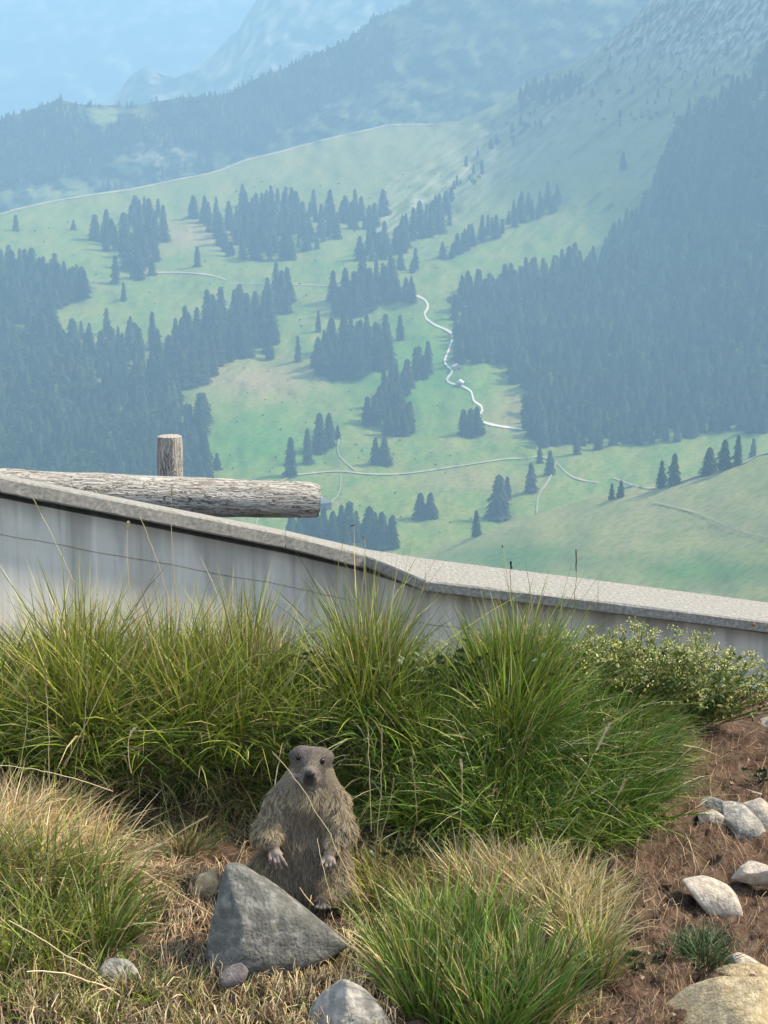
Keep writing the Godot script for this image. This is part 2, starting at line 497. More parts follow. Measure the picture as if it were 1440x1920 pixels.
func build_background():
	crowns = [spruce_mesh(1, 12, 0.25, 0.5), spruce_mesh(2, 13, 0.23, 0.42), spruce_mesh(3, 11, 0.29, 0.6), spruce_mesh(4, 11, 0.25, 0.36), spruce_mesh(6, 10, 0.31, 0.5), spruce_mesh(7, 14, 0.21, 0.55)]
	M.leafy_mesh = round_tree_mesh(5)
	var tm := CylinderMesh.new()
	tm.top_radius = 0.004; tm.bottom_radius = 0.016; tm.height = 0.9; tm.radial_segments = 6; tm.rings = 1
	var st := SurfaceTool.new()
	st.begin(Mesh.PRIMITIVE_TRIANGLES)
	st.append_from(tm, 0, Transform3D(Basis(), Vector3(0, 0.45, 0)))
	trunk_mesh = st.commit()
	# slope that falls from the wall to the valley, hidden behind the wall
	tag(sheet("hillside", -2600, 4200, 48, 40, func(_x): return 1300.0, func(_x): return 1420.0,
		func(_x, y): return 11.5 * pow(80.0, (1420.0 - y) / 120.0), knoll_color, M.meadow), "steep grass slope falling from the wall to the valley", "slope", "", "structure")
	tag(sheet("meadow_knoll", -500, 1950, 150, 40, func(x): return line_at(KNOLL, x) - 1.5, func(x): return maxf(line_at(KNOLL, x) + 60.0, 1300.0), knoll_depth, knoll_color, M.meadow), "smooth green meadow knoll right behind the wall", "meadow", "", "structure")
	tag(sheet("alpine_meadow", -500, 1950, 400, 250, func(x): return line_at(CREST, x), func(_x): return 1290.0, hill_depth, meadow_color, M.meadow), "wide hazy alpine meadow slope with groves of spruce", "meadow", "", "structure")
	tag(sheet("forested_ridge", -500, 1950, 360, 110, func(x): return line_at(RIDGE, x), func(x): return line_at(CREST, x) + 120.0, ridge_depth, ridge_color, M.meadow), "dark forested ridge behind the crest with the path", "ridge", "", "structure")
	tag(sheet("distant_mountain", -900, 1950, 260, 90, func(x): return line_at(FAR, x) + 6.0 * rough.get_noise_1d(x / 9.0), func(_x): return 420.0,
		func(px, py): return 4700.0 * (1.0 - 0.0004 * (py - 100.0)) * (1.0 + 0.02 * rough.get_noise_2d(px / 40.0, py / 50.0)), crag_color, M.meadow), "pale blue mountain shoulder fading into haze", "mountain", "", "structure")
	tag(sheet("far_mountain_wall", -1200, 2400, 200, 70, func(x): return -110.0 + 30.0 * rough.get_noise_1d(x / 200.0), func(_x): return 420.0,
		func(px, py): return 7000.0 * (1.0 - 0.0003 * (py - 100.0)) * (1.0 + 0.03 * rough.get_noise_2d(px / 60.0, py / 60.0)), crag_color, M.meadow), "farthest mountain face almost lost in haze", "mountain", "", "structure")
	# paths
	var white := "white gravel path winding down the meadow to the dark forest edge"
	track([[774, 553], [795, 562], [803, 576], [796, 592], [812, 608], [847, 627], [842, 655], [834, 680], [848, 697], [838, 712], [846, 720], [866, 725], [884, 736], [888, 752], [905, 766], [898, 783], [908, 793], [935, 800], [980, 806]], 4.0, M.gravel, white)
	track([[480, 985], [500, 930], [540, 897], [590, 888], [640, 885], [690, 890], [760, 889], [860, 875], [940, 863], [1006, 857], [1006, 838]], 2.2, M.dust, "thin pale path crossing the lower meadow past the log end")
	track([[1012, 857], [1040, 866], [1062, 888], [1085, 900], [1122, 906]], 2.2, M.dust, "pale path forking right below the two dark spruces")
	track([[1044, 866], [1030, 900], [1010, 930], [1007, 965]], 2.8, M.dust, "pale path running down from the fork to the knoll")
	track([[636, 822], [634, 850], [650, 870], [668, 884]], 1.9, M.dust, "short pale path curving down to the lower path")
	track([[640, 892], [636, 925], [618, 945], [606, 950]], 1.9, M.dust, "short path from the lower path to the hut by the log")
	track([[-60, 424], [0, 402], [90, 380], [180, 365], [250, 355], [330, 338], [400, 324], [462, 301], [520, 287], [600, 265], [690, 244], [735, 235], [815, 234]], 2.4, M.dust, "pale path along the crest of the far meadow")
	track([[290, 512], [340, 512], [390, 516], [423, 525]], 2.6, M.dust, "short white path above the left grove")
	track([[430, 532], [520, 533], [600, 536], [640, 537]], 2.0, M.track, "faint path between the groves in the middle meadow")
	track([[1150, 897], [1195, 913], [1235, 915], [1330, 887], [1392, 870], [1420, 856], [1450, 848]], 1.8, M.dust, "thin path along the edge of the near knoll")
	track([[1225, 943], [1310, 965], [1380, 995], [1450, 1012]], 2.0, M.track, "faint trodden trail across the near knoll")
	# huts
	hut(603, 955, 11.0, 8.5, 8.0, 0.5, "small grey hut with pale roof beside the end of the log", Color(0.3, 0.29, 0.28), Color(0.1, 0.1, 0.1))
	hut(857, 692, 8.0, 4.5, 6.0, 0.2, "small grey stone hut at the forest edge by the white path", Color(0.36, 0.34, 0.33), Color(0.3, 0.29, 0.27))
	hut(862, 722, 6.0, 4.5, 5.0, -0.3, "tiny pale hut touching a bend of the white path", Color(0.6, 0.6, 0.6), Color(0.3, 0.3, 0.28))
	hut(1181, 916, 4.6, 2.6, 3.6, 0.1, "tiny dark hut beside two small spruces on the knoll", Color(0.14, 0.13, 0.12), Color(0.1, 0.09, 0.08))
	# single trees
	for a in [
		[370, 500, 40, "lone slim spruce above the short white path"], [30, 432, 30, "small lone spruce on the pale slope at the left edge"], [138, 431, 20, "tiny lone spruce on the pale slope left of the upper grove"],
		[217, 531, 52, "slim spruce at the left foot of the upper left grove"], [232, 564, 36, "small spruce below the upper left grove, on open meadow"], [750, 636, 48, "slim lone spruce left of the winding white path"],
		[559, 678, 52, "slim lone spruce left of the round grove"], [597, 622, 42, "lone spruce above the round grove"], [935, 972, 84, "tall slim spruce on the lower meadow, taller of two side by side"],
		[951, 935, 46, "short spruce just behind the tall slim one"], [893, 1006, 54, "lone spruce nearest above the wall coping"], [1147, 936, 34, "left of two tiny spruces on the near knoll"], [1164, 932, 34, "right of two tiny spruces on the near knoll"],
		[995, 923, 60, "broad dark spruce below the pale path fork"], [1031, 890, 48, "dark spruce standing in the pale path fork"], [1012, 868, 34, "small spruce at the end of the lower path"],
		[1081, 852, 44, "single spruce before the foot of the dark forest"], [1122, 842, 48, "spruce standing out from the dark forest foot"], [633, 822, 28, "small spruce at the head of the short curved path"],
		[788, 972, 52, "left of two close spruces left of the tall slim spruce"], [807, 972, 52, "right of two close spruces left of the tall slim spruce"],
		[704, 870, 52, "left of two close spruces above the lower path"], [721, 870, 54, "right of two close spruces above the lower path"],
		[1240, 914, 54, "left of two broad spruces on the knoll edge"], [1264, 908, 62, "right of two broad spruces on the knoll edge"],
		[1330, 888, 52, "leftmost of four spruces at the right edge"], [1358, 880, 58, "second from left of four spruces at the right edge"], [1383, 872, 58, "third from left of four spruces at the right edge"], [1412, 858, 40, "rightmost and smallest of four spruces at the right edge"],
		[545, 893, 76, "lowest and largest spruce in the row right of the post"], [577, 868, 68, "second lowest spruce in the row right of the post"], [599, 848, 76, "third spruce up in the row right of the post"], [617, 836, 66, "highest spruce in the row right of the post"],
		[869, 817, 52, "left of three crowded spruces beside the white path end"], [882, 818, 56, "middle of three crowded spruces beside the white path end"], [894, 815, 54, "right of three crowded spruces beside the white path end"],
		[779, 506, 42, "taller of two slim spruces above the white path head"], [773, 512, 26, "shorter of two slim spruces above the white path head"], [751, 505, 40, "slim spruce left of the two above the white path head"],
		[1168, 318, 34, "round dark tree alone on the steep grass strip"], [382, 792, 60, "dark spruce at the right tip of the lower left forest"], [407, 880, 34, "small spruce at the foot of the forest, right of the post"]]:
		spruce(a[0], a[1], a[2], a[3])
	# groves
	grove([[592, 708], [598, 672], [640, 652], [690, 640], [725, 650], [730, 690], [690, 708], [640, 712]], 34, 62, "spruce in the rounded grove in the middle of the meadow", "rounded grove")
	grove([[618, 566], [660, 555], [700, 545], [740, 532], [738, 565], [690, 580], [655, 598], [622, 590]], 23, 62, "spruce in the grove left of the white path head", "grove left of the path head")
	grove([[742, 560], [772, 556], [775, 568], [748, 570]], 4, 36, "small spruce right beside the white path head", "small spruces at the path head")
	grove([[674, 796], [700, 785], [735, 745], [800, 692], [808, 700], [760, 735], [725, 785], [690, 800]], 18, 60, "spruce in the slanting row between two meadow swells", "slanting row of spruces")
	grove([[728, 816], [740, 800], [772, 795], [776, 812], [750, 820]], 7, 58, "spruce in the small tight grove below the slanting row", "small tight grove")
	grove([[285, 650], [330, 650], [400, 600], [490, 590], [515, 610], [500, 640], [460, 670], [420, 690], [370, 730], [280, 745]], 62, 66, "spruce in the long grove above the dry brown meadow patch", "long left grove")
	grove([[500, 560], [515, 540], [545, 545], [552, 556], [535, 600], [505, 600]], 9, 50, "spruce in the narrow grove right of the long grove", "narrow grove")
	grove([[496, 640], [515, 625], [514, 670], [500, 682]], 4, 48, "spruce at the right tip of the long grove", "tip of the long grove")
	grove([[340, 800], [375, 800], [395, 890], [385, 910], [340, 910]], 18, 62, "spruce in the dark grove behind the wooden post", "grove behind the post")
	grove([[540, 1010], [560, 1000], [600, 1000], [668, 1000], [668, 1020], [600, 1030], [545, 1030]], 20, 58, "spruce in the grove just above the coping below the log end", "grove below the log end")
	grove([[682, 1020], [700, 1005], [735, 1010], [737, 1030], [690, 1038]], 11, 58, "spruce in the small grove above the coping kink", "grove above the coping kink")
	grove([[170, 445], [240, 430], [250, 408], [310, 405], [308, 450], [285, 525], [250, 530], [225, 478], [190, 470]], 34, 50, "spruce in the upper left grove on the pale slope", "upper left grove")
	# woods that read as one mass
	wood("conifer_forest", [[855, 540], [900, 545], [1000, 520], [1130, 482], [1180, 435], [1240, 335], [1270, 240], [1380, 180], [1440, 112], [1700, -20], [1700, 830], [1440, 812], [1340, 815], [1240, 832], [1130, 835], [1015, 838], [985, 815], [975, 795], [1005, 735], [960, 725], [955, 690], [925, 680], [860, 690], [850, 640]], Vector2(13, 8), 46, "dense dark conifer forest covering the right mountain flank", hill_depth, 0.1, 0.7)
	wood("rising_conifer_row", [[815, 488], [900, 445], [1000, 388], [1048, 374], [1048, 396], [960, 432], [880, 472], [830, 492]], Vector2(13, 10), 46, "rising row of conifers on the steep flank", hill_depth)
	wood("slope_conifer_row", [[650, 496], [740, 448], [840, 396], [852, 420], [800, 452], [720, 492]], Vector2(13, 10), 48, "dense row of conifers left of the steep flank", hill_depth)
	wood("cliff_scrub", [[1090, 150], [1160, 70], [1250, 0], [1440, -60], [1440, 100], [1270, 220], [1130, 250]], Vector2(20, 14), 15, "dark scrub clinging to the rocky upper flank", hill_depth, 0.5, 1.0)
	wood("mixed_forest", [[-250, 590], [100, 590], [105, 650], [170, 665], [180, 720], [300, 700], [330, 740], [345, 800], [360, 900], [345, 930], [-250, 930]], Vector2(14, 9), 50, "dense mixed forest above the left end of the log", hill_depth, 0.3, 0.75)
	wood("conifer_wood", [[-250, 520], [0, 510], [60, 515], [155, 528], [160, 560], [100, 585], [-250, 600]], Vector2(13, 9), 50, "dark conifer wood at the left edge of the meadow", hill_depth)
	wood("sparse_conifer_wood", [[110, 640], [230, 625], [285, 630], [275, 720], [180, 730], [110, 690]], Vector2(19, 14), 56, "loose conifer wood with gaps left of the long grove", hill_depth, 0.05, 0.75)
	wood("upper_conifer_wood", [[358, 405], [400, 398], [460, 385], [560, 378], [600, 400], [720, 400], [700, 440], [640, 442], [590, 470], [550, 490], [500, 490], [430, 490], [400, 440], [370, 422]], Vector2(15, 11), 46, "scattered conifer wood below the path on the crest", hill_depth, 0.0, 0.8)
	wood("flank_scrub", [[820, 370], [870, 310], [960, 215], [1050, 175], [1090, 180], [960, 290], [860, 390], [830, 400]], Vector2(22, 15), 20, "dark scrub and small conifers on the steep flank", hill_depth, 0.3, 0.75)
	wood("knob_conifer_wood", [[970, 190], [1000, 165], [1050, 160], [1110, 150], [1080, 185], [1020, 200]], Vector2(10, 8), 28, "small conifer wood on the rocky knob of the flank", hill_depth)
	wood("crest_conifer_wood", [[180, 358], [250, 345], [330, 325], [400, 305], [400, 318], [330, 332], [250, 350], [180, 362]], Vector2(11, 6), 26, "strip of small conifers along the crest path", ridge_depth)
	wood("meadow_scrub", [[-100, 440], [300, 380], [600, 320], [850, 330], [850, 900], [980, 950], [700, 1040], [420, 900], [420, 600], [180, 560], [-100, 560]], Vector2(34, 23), 6, "low scrub and tussocks dotted over the meadow", hill_depth, 1.0, 1.05)
	wood("ridge_forest", [[-300, 275], [0, 232], [60, 212], [110, 192], [150, 208], [180, 240], [300, 225], [340, 190], [430, 182], [470, 158], [560, 123], [650, 82], [705, 42], [740, 60], [740, 150], [650, 180], [500, 270], [400, 290], [260, 270], [180, 320], [60, 350], [-300, 420]], Vector2(9, 6), 17, "dark conifer forest on the ridge behind the crest", ridge_depth)
	wood("ridge_top_conifers", [[-100, 243], [0, 227], [110, 188], [150, 199], [250, 200], [330, 186], [430, 180], [470, 154], [560, 120], [650, 78], [700, 38], [780, 2], [780, 8], [700, 44], [650, 84], [560, 126], [470, 160], [430, 185], [330, 191], [250, 203], [150, 203], [110, 193], [0, 231], [-100, 247]], Vector2(6, 4), 13, "tiny conifers standing along the ridge line", ridge_depth, 0.0, 0.9)

# ---------- the bank in front of the wall ----------
const GCOLS := [-500.0, 0.0, 250.0, 480.0, 720.0, 960.0, 1200.0, 1440.0, 1900.0]
const GROWS := [1262.0, 1275.0, 1290.0, 1310.0, 1400.0, 1480.0, 1560.0, 1640.0, 1720.0, 1820.0, 1920.0, 2300.0]
const GDEPTH := [
	[10.2, 10.2, 10.2, 10.2, 10.2, 10.2, 10.2, 10.6, 10.8],
	[8.9, 8.9, 9.0, 9.0, 9.0, 9.0, 9.2, 9.9, 10.0],
	[7.2, 7.2, 7.3, 7.35, 7.4, 7.45, 8.2, 9.2, 9.3],
	[6.95, 6.95, 7.0, 7.0, 7.05, 7.1, 7.6, 8.6, 8.8],
	[6.6, 6.6, 6.68, 6.78, 6.76, 6.75, 7.05, 7.5, 7.6],
	[6.4, 6.52, 6.85, 6.9, 6.8, 6.6, 6.75, 7.05, 7.1],
	[6.05, 6.08, 6.6, 6.75, 6.58, 6.4, 6.5, 6.68, 6.7],
	[5.78, 5.8, 5.98, 6.22, 6.22, 6.12, 6.2, 6.32, 6.35],
	[5.65, 5.7, 5.82, 5.92, 5.92, 5.85, 5.88, 5.95, 6.0],
	[5.32, 5.35, 5.4, 5.46, 5.46, 5.45, 5.48, 5.55, 5.6],
	[5.02, 5.05, 5.08, 5.1, 5.1, 5.1, 5.12, 5.18, 5.2],
	[4.1, 4.1, 4.1, 4.1, 4.1, 4.1, 4.1, 4.15, 4.2]]

func ground_depth(px: float, py: float) -> float:
	var i := spot(GCOLS, px).x
	var j := spot(GROWS, py).x
	var tx := clampf((px - GCOLS[i]) / (GCOLS[i + 1] - GCOLS[i]), 0, 1)
	var ty := clampf((py - GROWS[j]) / (GROWS[j + 1] - GROWS[j]), 0, 1)
	var a := lerpf(GDEPTH[j][i], GDEPTH[j][i + 1], tx)
	var b := lerpf(GDEPTH[j + 1][i], GDEPTH[j + 1][i + 1], tx)
	var d := lerpf(a, b, ty)
	var s := clampf((py - 1285.0) / 40.0, 0, 1)
	return d + s * (0.09 * rough.get_noise_2d(px / 75.0, py / 45.0 + 90.0) + 0.035 * rough.get_noise_2d(px / 18.0 + 31.0, py / 11.0))

func ground(px: float, py: float) -> Vector3: return P(px, py, ground_depth(px, py))

func ground_up(px: float, py: float) -> Vector3:
	var a := ground(px - 14, py); var b := ground(px + 14, py); var c := ground(px, py - 10); var d := ground(px, py + 10)
	var n := (b - a).cross(c - d).normalized()
	return n if n.y > 0 else -n

class Buf:
	var v := PackedVector3Array()
	var n := PackedVector3Array()
	var c := PackedColorArray()
	var idx := PackedInt32Array()
	func blade(root: Vector3, dir: Vector3, side: Vector3, length: float, width: float, fall: Vector3, ca: Color, cb: Color, segs: int, flat_root := 0.7):
		var k0 := v.size()
		var p := root
		for s in segs + 1:
			var t := float(s) / segs
			p = root + dir * (length * t) + fall * (length * t * t)
			var w := width * (lerpf(flat_root, 1.0, minf(t * 3.0, 1.0)) if t < 0.4 else (1.0 - (t - 0.4) / 0.6) * 0.94 + 0.06)
			var cc := ca.lerp(cb, t * t)
			if s < segs:
				v.append(p - side * w * 0.5); v.append(p + side * w * 0.5)
				c.append(cc); c.append(cc)
			else:
				v.append(p); c.append(cc)
		for s in segs - 1:
			var a := k0 + s * 2
			idx.append_array([a, a + 1, a + 2, a + 1, a + 3, a + 2])
		var e := k0 + (segs - 1) * 2
		idx.append_array([e, e + 1, e + 2])
	func tube(pts: Array, r0: float, r1: float, c0: Color, c1: Color, sides := 5):
		var k0 := v.size()
		for i in pts.size():
			var t := float(i) / (pts.size() - 1)
			var d: Vector3 = (pts[mini(i + 1, pts.size() - 1)] - pts[maxi(i - 1, 0)]).normalized()
			var a := d.cross(Vector3(0.31, 0.2, 0.93)).normalized()
			var b := d.cross(a)
			for k in sides:
				var q := TAU * k / sides
				v.append(pts[i] + (a * cos(q) + b * sin(q)) * lerpf(r0, r1, t))
				c.append(c0.lerp(c1, t))
		for i in pts.size() - 1:
			for k in sides:
				var a2 := k0 + i * sides + k; var b2 := k0 + i * sides + (k + 1) % sides
				idx.append_array([a2, b2, a2 + sides, b2, b2 + sides, a2 + sides])
	func leaf(p: Vector3, along: Vector3, side: Vector3, length: float, width: float, col: Color, cup := 0.15):
		var up := along.cross(side)
		var k0 := v.size()
		for q in [[0.0, 0.0, 0.0], [0.3, -0.42, 1.0], [0.3, 0.42, 1.0], [0.7, -0.4, 1.0], [0.7, 0.4, 1.0], [1.0, 0.0, 0.2], [0.5, 0.0, 0.0]]:
			v.append(p + along * length * q[0] + side * width * q[1] + up * width * cup * q[2])
			c.append(col)
		idx.append_array([k0, k0 + 1, k0 + 6, k0, k0 + 6, k0 + 2, k0 + 1, k0 + 3, k0 + 6, k0 + 2, k0 + 6, k0 + 4, k0 + 3, k0 + 5, k0 + 6, k0 + 6, k0 + 5, k0 + 4])
	func shift(by: Vector3):
		for k in v.size(): v[k] += by

func mesh_of(b: Buf, smooth := false) -> ArrayMesh:
	return arrays_mesh(b.v, b.idx, smooth_normals(b.v, b.idx) if smooth else PackedVector3Array(), b.c)

const GREEN := [Color(0.078, 0.151, 0.009), Color(0.134, 0.196, 0.013), Color(0.246, 0.263, 0.034), Color(0.036, 0.078, 0.009), Color(0.095, 0.129, 0.020)]
const STRAW := [Color(0.36, 0.27, 0.13), Color(0.5, 0.41, 0.23), Color(0.2, 0.13, 0.065), Color(0.27, 0.17, 0.09), Color(0.42, 0.33, 0.14)]

func rnd_dir() -> Vector3: return Vector3(rng.randfn(), rng.randfn(), rng.randfn()).normalized()

func tussock(b: Buf, px: float, py: float, n: int, radius: float, len_: float, width: float, lean: Vector3, out: float, droop: float, straw: float, dry_tip: float, pal := GREEN, dry := STRAW, segs := 4):
	var root := ground(px, py)
	var up := (ground_up(px, py) * 0.5 + Vector3.UP).normalized()
	var tone := rng.randf_range(0.78, 1.2)
	var main: Color = pal[rng.randi() % pal.size()]
	for k in n:
		var a := rng.randf() * TAU
		var q := sqrt(rng.randf())
		var o := Vector3(cos(a), 0, sin(a)) * q
		var dir := (up + lean + o * out * rng.randf_range(0.4, 1.3) + rnd_dir() * 0.16).normalized()
		var l := len_ * rng.randf_range(0.45, 1.15)
		var side := dir.cross(rnd_dir()).normalized()
		var fall := (Vector3(0, -1, 0) * rng.randf_range(0.15, 1.0) + o * 0.35 + lean * 0.4 + rnd_dir() * 0.22) * droop
		var ca: Color
		var cb: Color
		if rng.randf() < straw:
			ca = dry[rng.randi() % dry.size()] * rng.randf_range(0.7, 1.15)
			cb = dry[rng.randi() % dry.size()] * rng.randf_range(0.8, 1.25)
		else:
			ca = main.lerp(pal[rng.randi() % pal.size()], 0.5) * (tone * rng.randf_range(0.75, 1.25))
			cb = ca.lerp(dry[rng.randi() % dry.size()], rng.randf_range(0.3, 0.8)) if rng.randf() < dry_tip else ca * rng.randf_range(0.95, 1.25)
		b.blade(root + o * radius - up * 0.015, dir, side, l, width * rng.randf_range(0.6, 1.3), fall, ca, cb, segs)

const CLUMP := [[-120, 0.9], [0, 0.85], [50, 0.7], [110, 1.05], [170, 1.15], [245, 0.78], [320, 1.15], [380, 0.9], [460, 1.15], [540, 0.75], [610, 0.55], [650, 0.8], [695, 1.3], [735, 0.9], [820, 0.58], [890, 0.75], [975, 1.2], [1040, 1.0], [1100, 0.8], [1160, 0.95], [1240, 0.7]]

func patch(b: Buf, poly: Array, count: int, n: int, radius: float, len_: float, width: float, lean: Vector3, out: float, droop: float, straw: float, dry_tip: float, pal := GREEN, dry := STRAW):
	var pv := PackedVector2Array()
	var lo := Vector2(1e9, 1e9); var hi := -lo
	for q in poly:
		pv.append(Vector2(q[0], q[1]))
		lo = lo.min(pv[-1]); hi = hi.max(pv[-1])
	var made := 0
	var tries := 0
	while made < count and tries < count * 30:
		tries += 1
		var p := Vector2(rng.randf_range(lo.x, hi.x), rng.randf_range(lo.y, hi.y))
		if not inside(pv, p): continue
		made += 1
		tussock(b, p.x, p.y, n, radius, len_ * rng.randf_range(0.7, 1.2) * (line_at(CLUMP, p.x) if p.y < 1460.0 else 1.0), width, lean, out, droop, straw, dry_tip, pal, dry)

func strands(b: Buf, poly: Array, count: int, len_: float, width: float, drift: Vector2, spread: float, cols: Array, lift := 0.012):
	# loose fibres, rootlets and dead grass lying on the ground along its fall
	var pv := PackedVector2Array()
	var lo := Vector2(1e9, 1e9); var hi := -lo
	for q in poly:
		pv.append(Vector2(q[0], q[1]))
		lo = lo.min(pv[-1]); hi = hi.max(pv[-1])
	var made := 0
	var tries := 0
	while made < count and tries < count * 30:
		tries += 1
		var p := Vector2(rng.randf_range(lo.x, hi.x), rng.randf_range(lo.y, hi.y))
		if not inside(pv, p): continue
		made += 1
		var d := (drift.rotated(rng.randfn() * spread)).normalized()
		var l := len_ * rng.randf_range(0.4, 1.5)
		var step := l / 4.0 * F / ground_depth(p.x, p.y)
		var c: Color = cols[rng.randi() % cols.size()] * rng.randf_range(0.7, 1.25)
		var k0 := b.v.size()
		var turn := rng.randfn() * 0.35
		var w := width * rng.randf_range(0.6, 1.4)
		var bow := rng.randf_range(0.2, 2.6) * lift
		for s in 5:
			var g := ground(p.x, p.y) + Vector3(0, lift * 0.3 + bow * sin(PI * s / 4.0), 0)
			var side := Vector3(-d.y, 0.2, d.x * 0.4).normalized()
			var ww := w * (1.0 - 0.8 * absf(s - 1.5) / 2.5)
			b.v.append(g - side * ww * 0.5); b.v.append(g + side * ww * 0.5)
			b.c.append(c); b.c.append(c)
			d = d.rotated(turn + rng.randfn() * 0.25)
			p += d * step
		for s in 4:
			var a := k0 + s * 2
			b.idx.append_array([a, a + 1, a + 2, a + 1, a + 3, a + 2])

func stuff(b: Buf, called: String, m: Material, label: String, category := "grass") -> MeshInstance3D:
	return tag(put(mesh_of(b), called, m), label, category, "", "stuff") as MeshInstance3D

func foreground_materials():
	M.grass = mat(Color.WHITE, 0.48, true)
	M.grass.metallic_specular = 0.45
	M.grass.backlight = Color(0.55, 0.55, 0.4)
	M.dry = mat(Color.WHITE, 0.75, true)
	M.dry.metallic_specular = 0.25
	M.dry.backlight = Color(0.35, 0.33, 0.28)
	M.soil = triplanar(mat(Color.WHITE, 1.0, true), 1.4)
	M.soil.albedo_texture = noise_tex(0.014, [[0.0, Color(0.3, 0.28, 0.26)], [0.4, Color(0.62, 0.6, 0.58)], [0.62, Color(0.9, 0.86, 0.82)], [1.0, Color(1.0, 1.0, 1.0)]], 1024, 6)
	M.soil.normal_enabled = true
	M.soil.normal_texture = noise_tex(0.03, [], 1024, 6, true, 14.0)
	M.soil.metallic_specular = 0.1
	var speck := func(lo: Color, mid: Color, hi: Color, scale: float, seed_: int) -> StandardMaterial3D:
		var m := triplanar(mat(Color.WHITE, 0.9), scale)
		m.albedo_texture = noise_tex(0.009, [[0.0, lo], [0.3, lo.lerp(mid, 0.6)], [0.5, mid], [0.62, mid.lerp(hi, 0.25)], [0.78, mid.lerp(hi, 0.9)], [1.0, hi]], 1024, 8, false, 0, seed_)
		m.normal_enabled = true
		m.normal_texture = noise_tex(0.03, [], 1024, 8, true, 12.0, seed_ + 1)
		m.metallic_specular = 0.2
		return m
	M.rock_grey = speck.call(Color(0.05, 0.05, 0.046), Color(0.095, 0.094, 0.086), Color(0.22, 0.212, 0.19), 2.2, 11)
	M.rock_pale = speck.call(Color(0.15, 0.125, 0.1), Color(0.31, 0.27, 0.222), Color(0.44, 0.39, 0.33), 2.6, 21)
	M.rock_ochre = speck.call(Color(0.12, 0.095, 0.065), Color(0.27, 0.215, 0.13), Color(0.4, 0.335, 0.22), 3.0, 31)
	M.rock_mid = speck.call(Color(0.09, 0.088, 0.08), Color(0.19, 0.183, 0.168), Color(0.38, 0.36, 0.32), 2.6, 41)
	M.rock_purple = speck.call(Color(0.06, 0.052, 0.055), Color(0.12, 0.104, 0.108), Color(0.2, 0.18, 0.175), 4.0, 51)
	M.coping = speck.call(Color(0.12, 0.118, 0.108), Color(0.205, 0.2, 0.187), Color(0.29, 0.285, 0.268), 4.5, 61)
	M.coping.normal_scale = 0.5
	# concrete with run-off streaks down its face
	M.concrete = mat(Color.WHITE, 0.92)
	M.concrete.albedo_texture = wall_texture()
	M.concrete.metallic_specular = 0.2
	# weathered timber: grain runs along v
	M.timber = mat(Color.WHITE, 0.85)
	M.timber.albedo_texture = grain_texture(false)
	M.timber.heightmap_enabled = false
	M.timber.normal_enabled = true
	M.timber.normal_texture = grain_texture(true)
	M.timber.normal_scale = 1.6
	M.timber.metallic_specular = 0.25
	M.timber_end = triplanar(mat(Color.WHITE, 0.9), 9.0)
	M.timber_end.albedo_texture = noise_tex(0.03, [[0.0, Color(0.1, 0.09, 0.08)], [0.5, Color(0.26, 0.24, 0.21)], [1.0, Color(0.42, 0.4, 0.37)]], 256, 5)
	M.rust = mat(Color(0.2, 0.07, 0.03), 0.9)

func wall_texture() -> ImageTexture:
	var n := FastNoiseLite.new()
	n.seed = 5; n.frequency = 1.0; n.fractal_octaves = 5
	var w := 1024; var h := 256
	var im := Image.create(w, h, false, Image.FORMAT_RGB8)
	for x in w:
		var streak := n.get_noise_2d(x / 9.0, 3.0)
		var fine := n.get_noise_2d(x / 2.5, 43.0)
		var long := n.get_noise_2d(x / 40.0, 83.0)
		for y in h:
			var t := float(y) / h
			var s := n.get_noise_2d(x / 10.0, y / 150.0 + 11.0) * 0.6 + streak * 0.5
			var g := 0.48 + 0.05 * n.get_noise_2d(x / 60.0, y / 26.0 + 77.0)
			var c := Color(g * 1.0, g * 1.0, g * 0.94)
			c = c.lerp(Color(0.66, 0.665, 0.65), clampf(s * 1.4 - 0.12, 0, 0.7))          # lime
			c = c.lerp(Color(0.22, 0.22, 0.21), clampf(-s * 1.2 + fine * 0.4 - 0.25, 0, 0.6))   # dark run-off
			c = c.lerp(Color(0.2, 0.2, 0.19), clampf(0.55 * (n.get_noise_2d(x / 30.0 + 9.0, 5.0) * 0.35 + 0.16 - t) * 9.0, 0, 0.5) * 0.8)   # darker band that ends in a ragged line under the coping
			c = c.lerp(Color(0.3, 0.28, 0.24), clampf(long * 1.2 - 0.2, 0, 0.4))
			im.set_pixel(x, y, srgb(c))
	return ImageTexture.create_from_image(im)

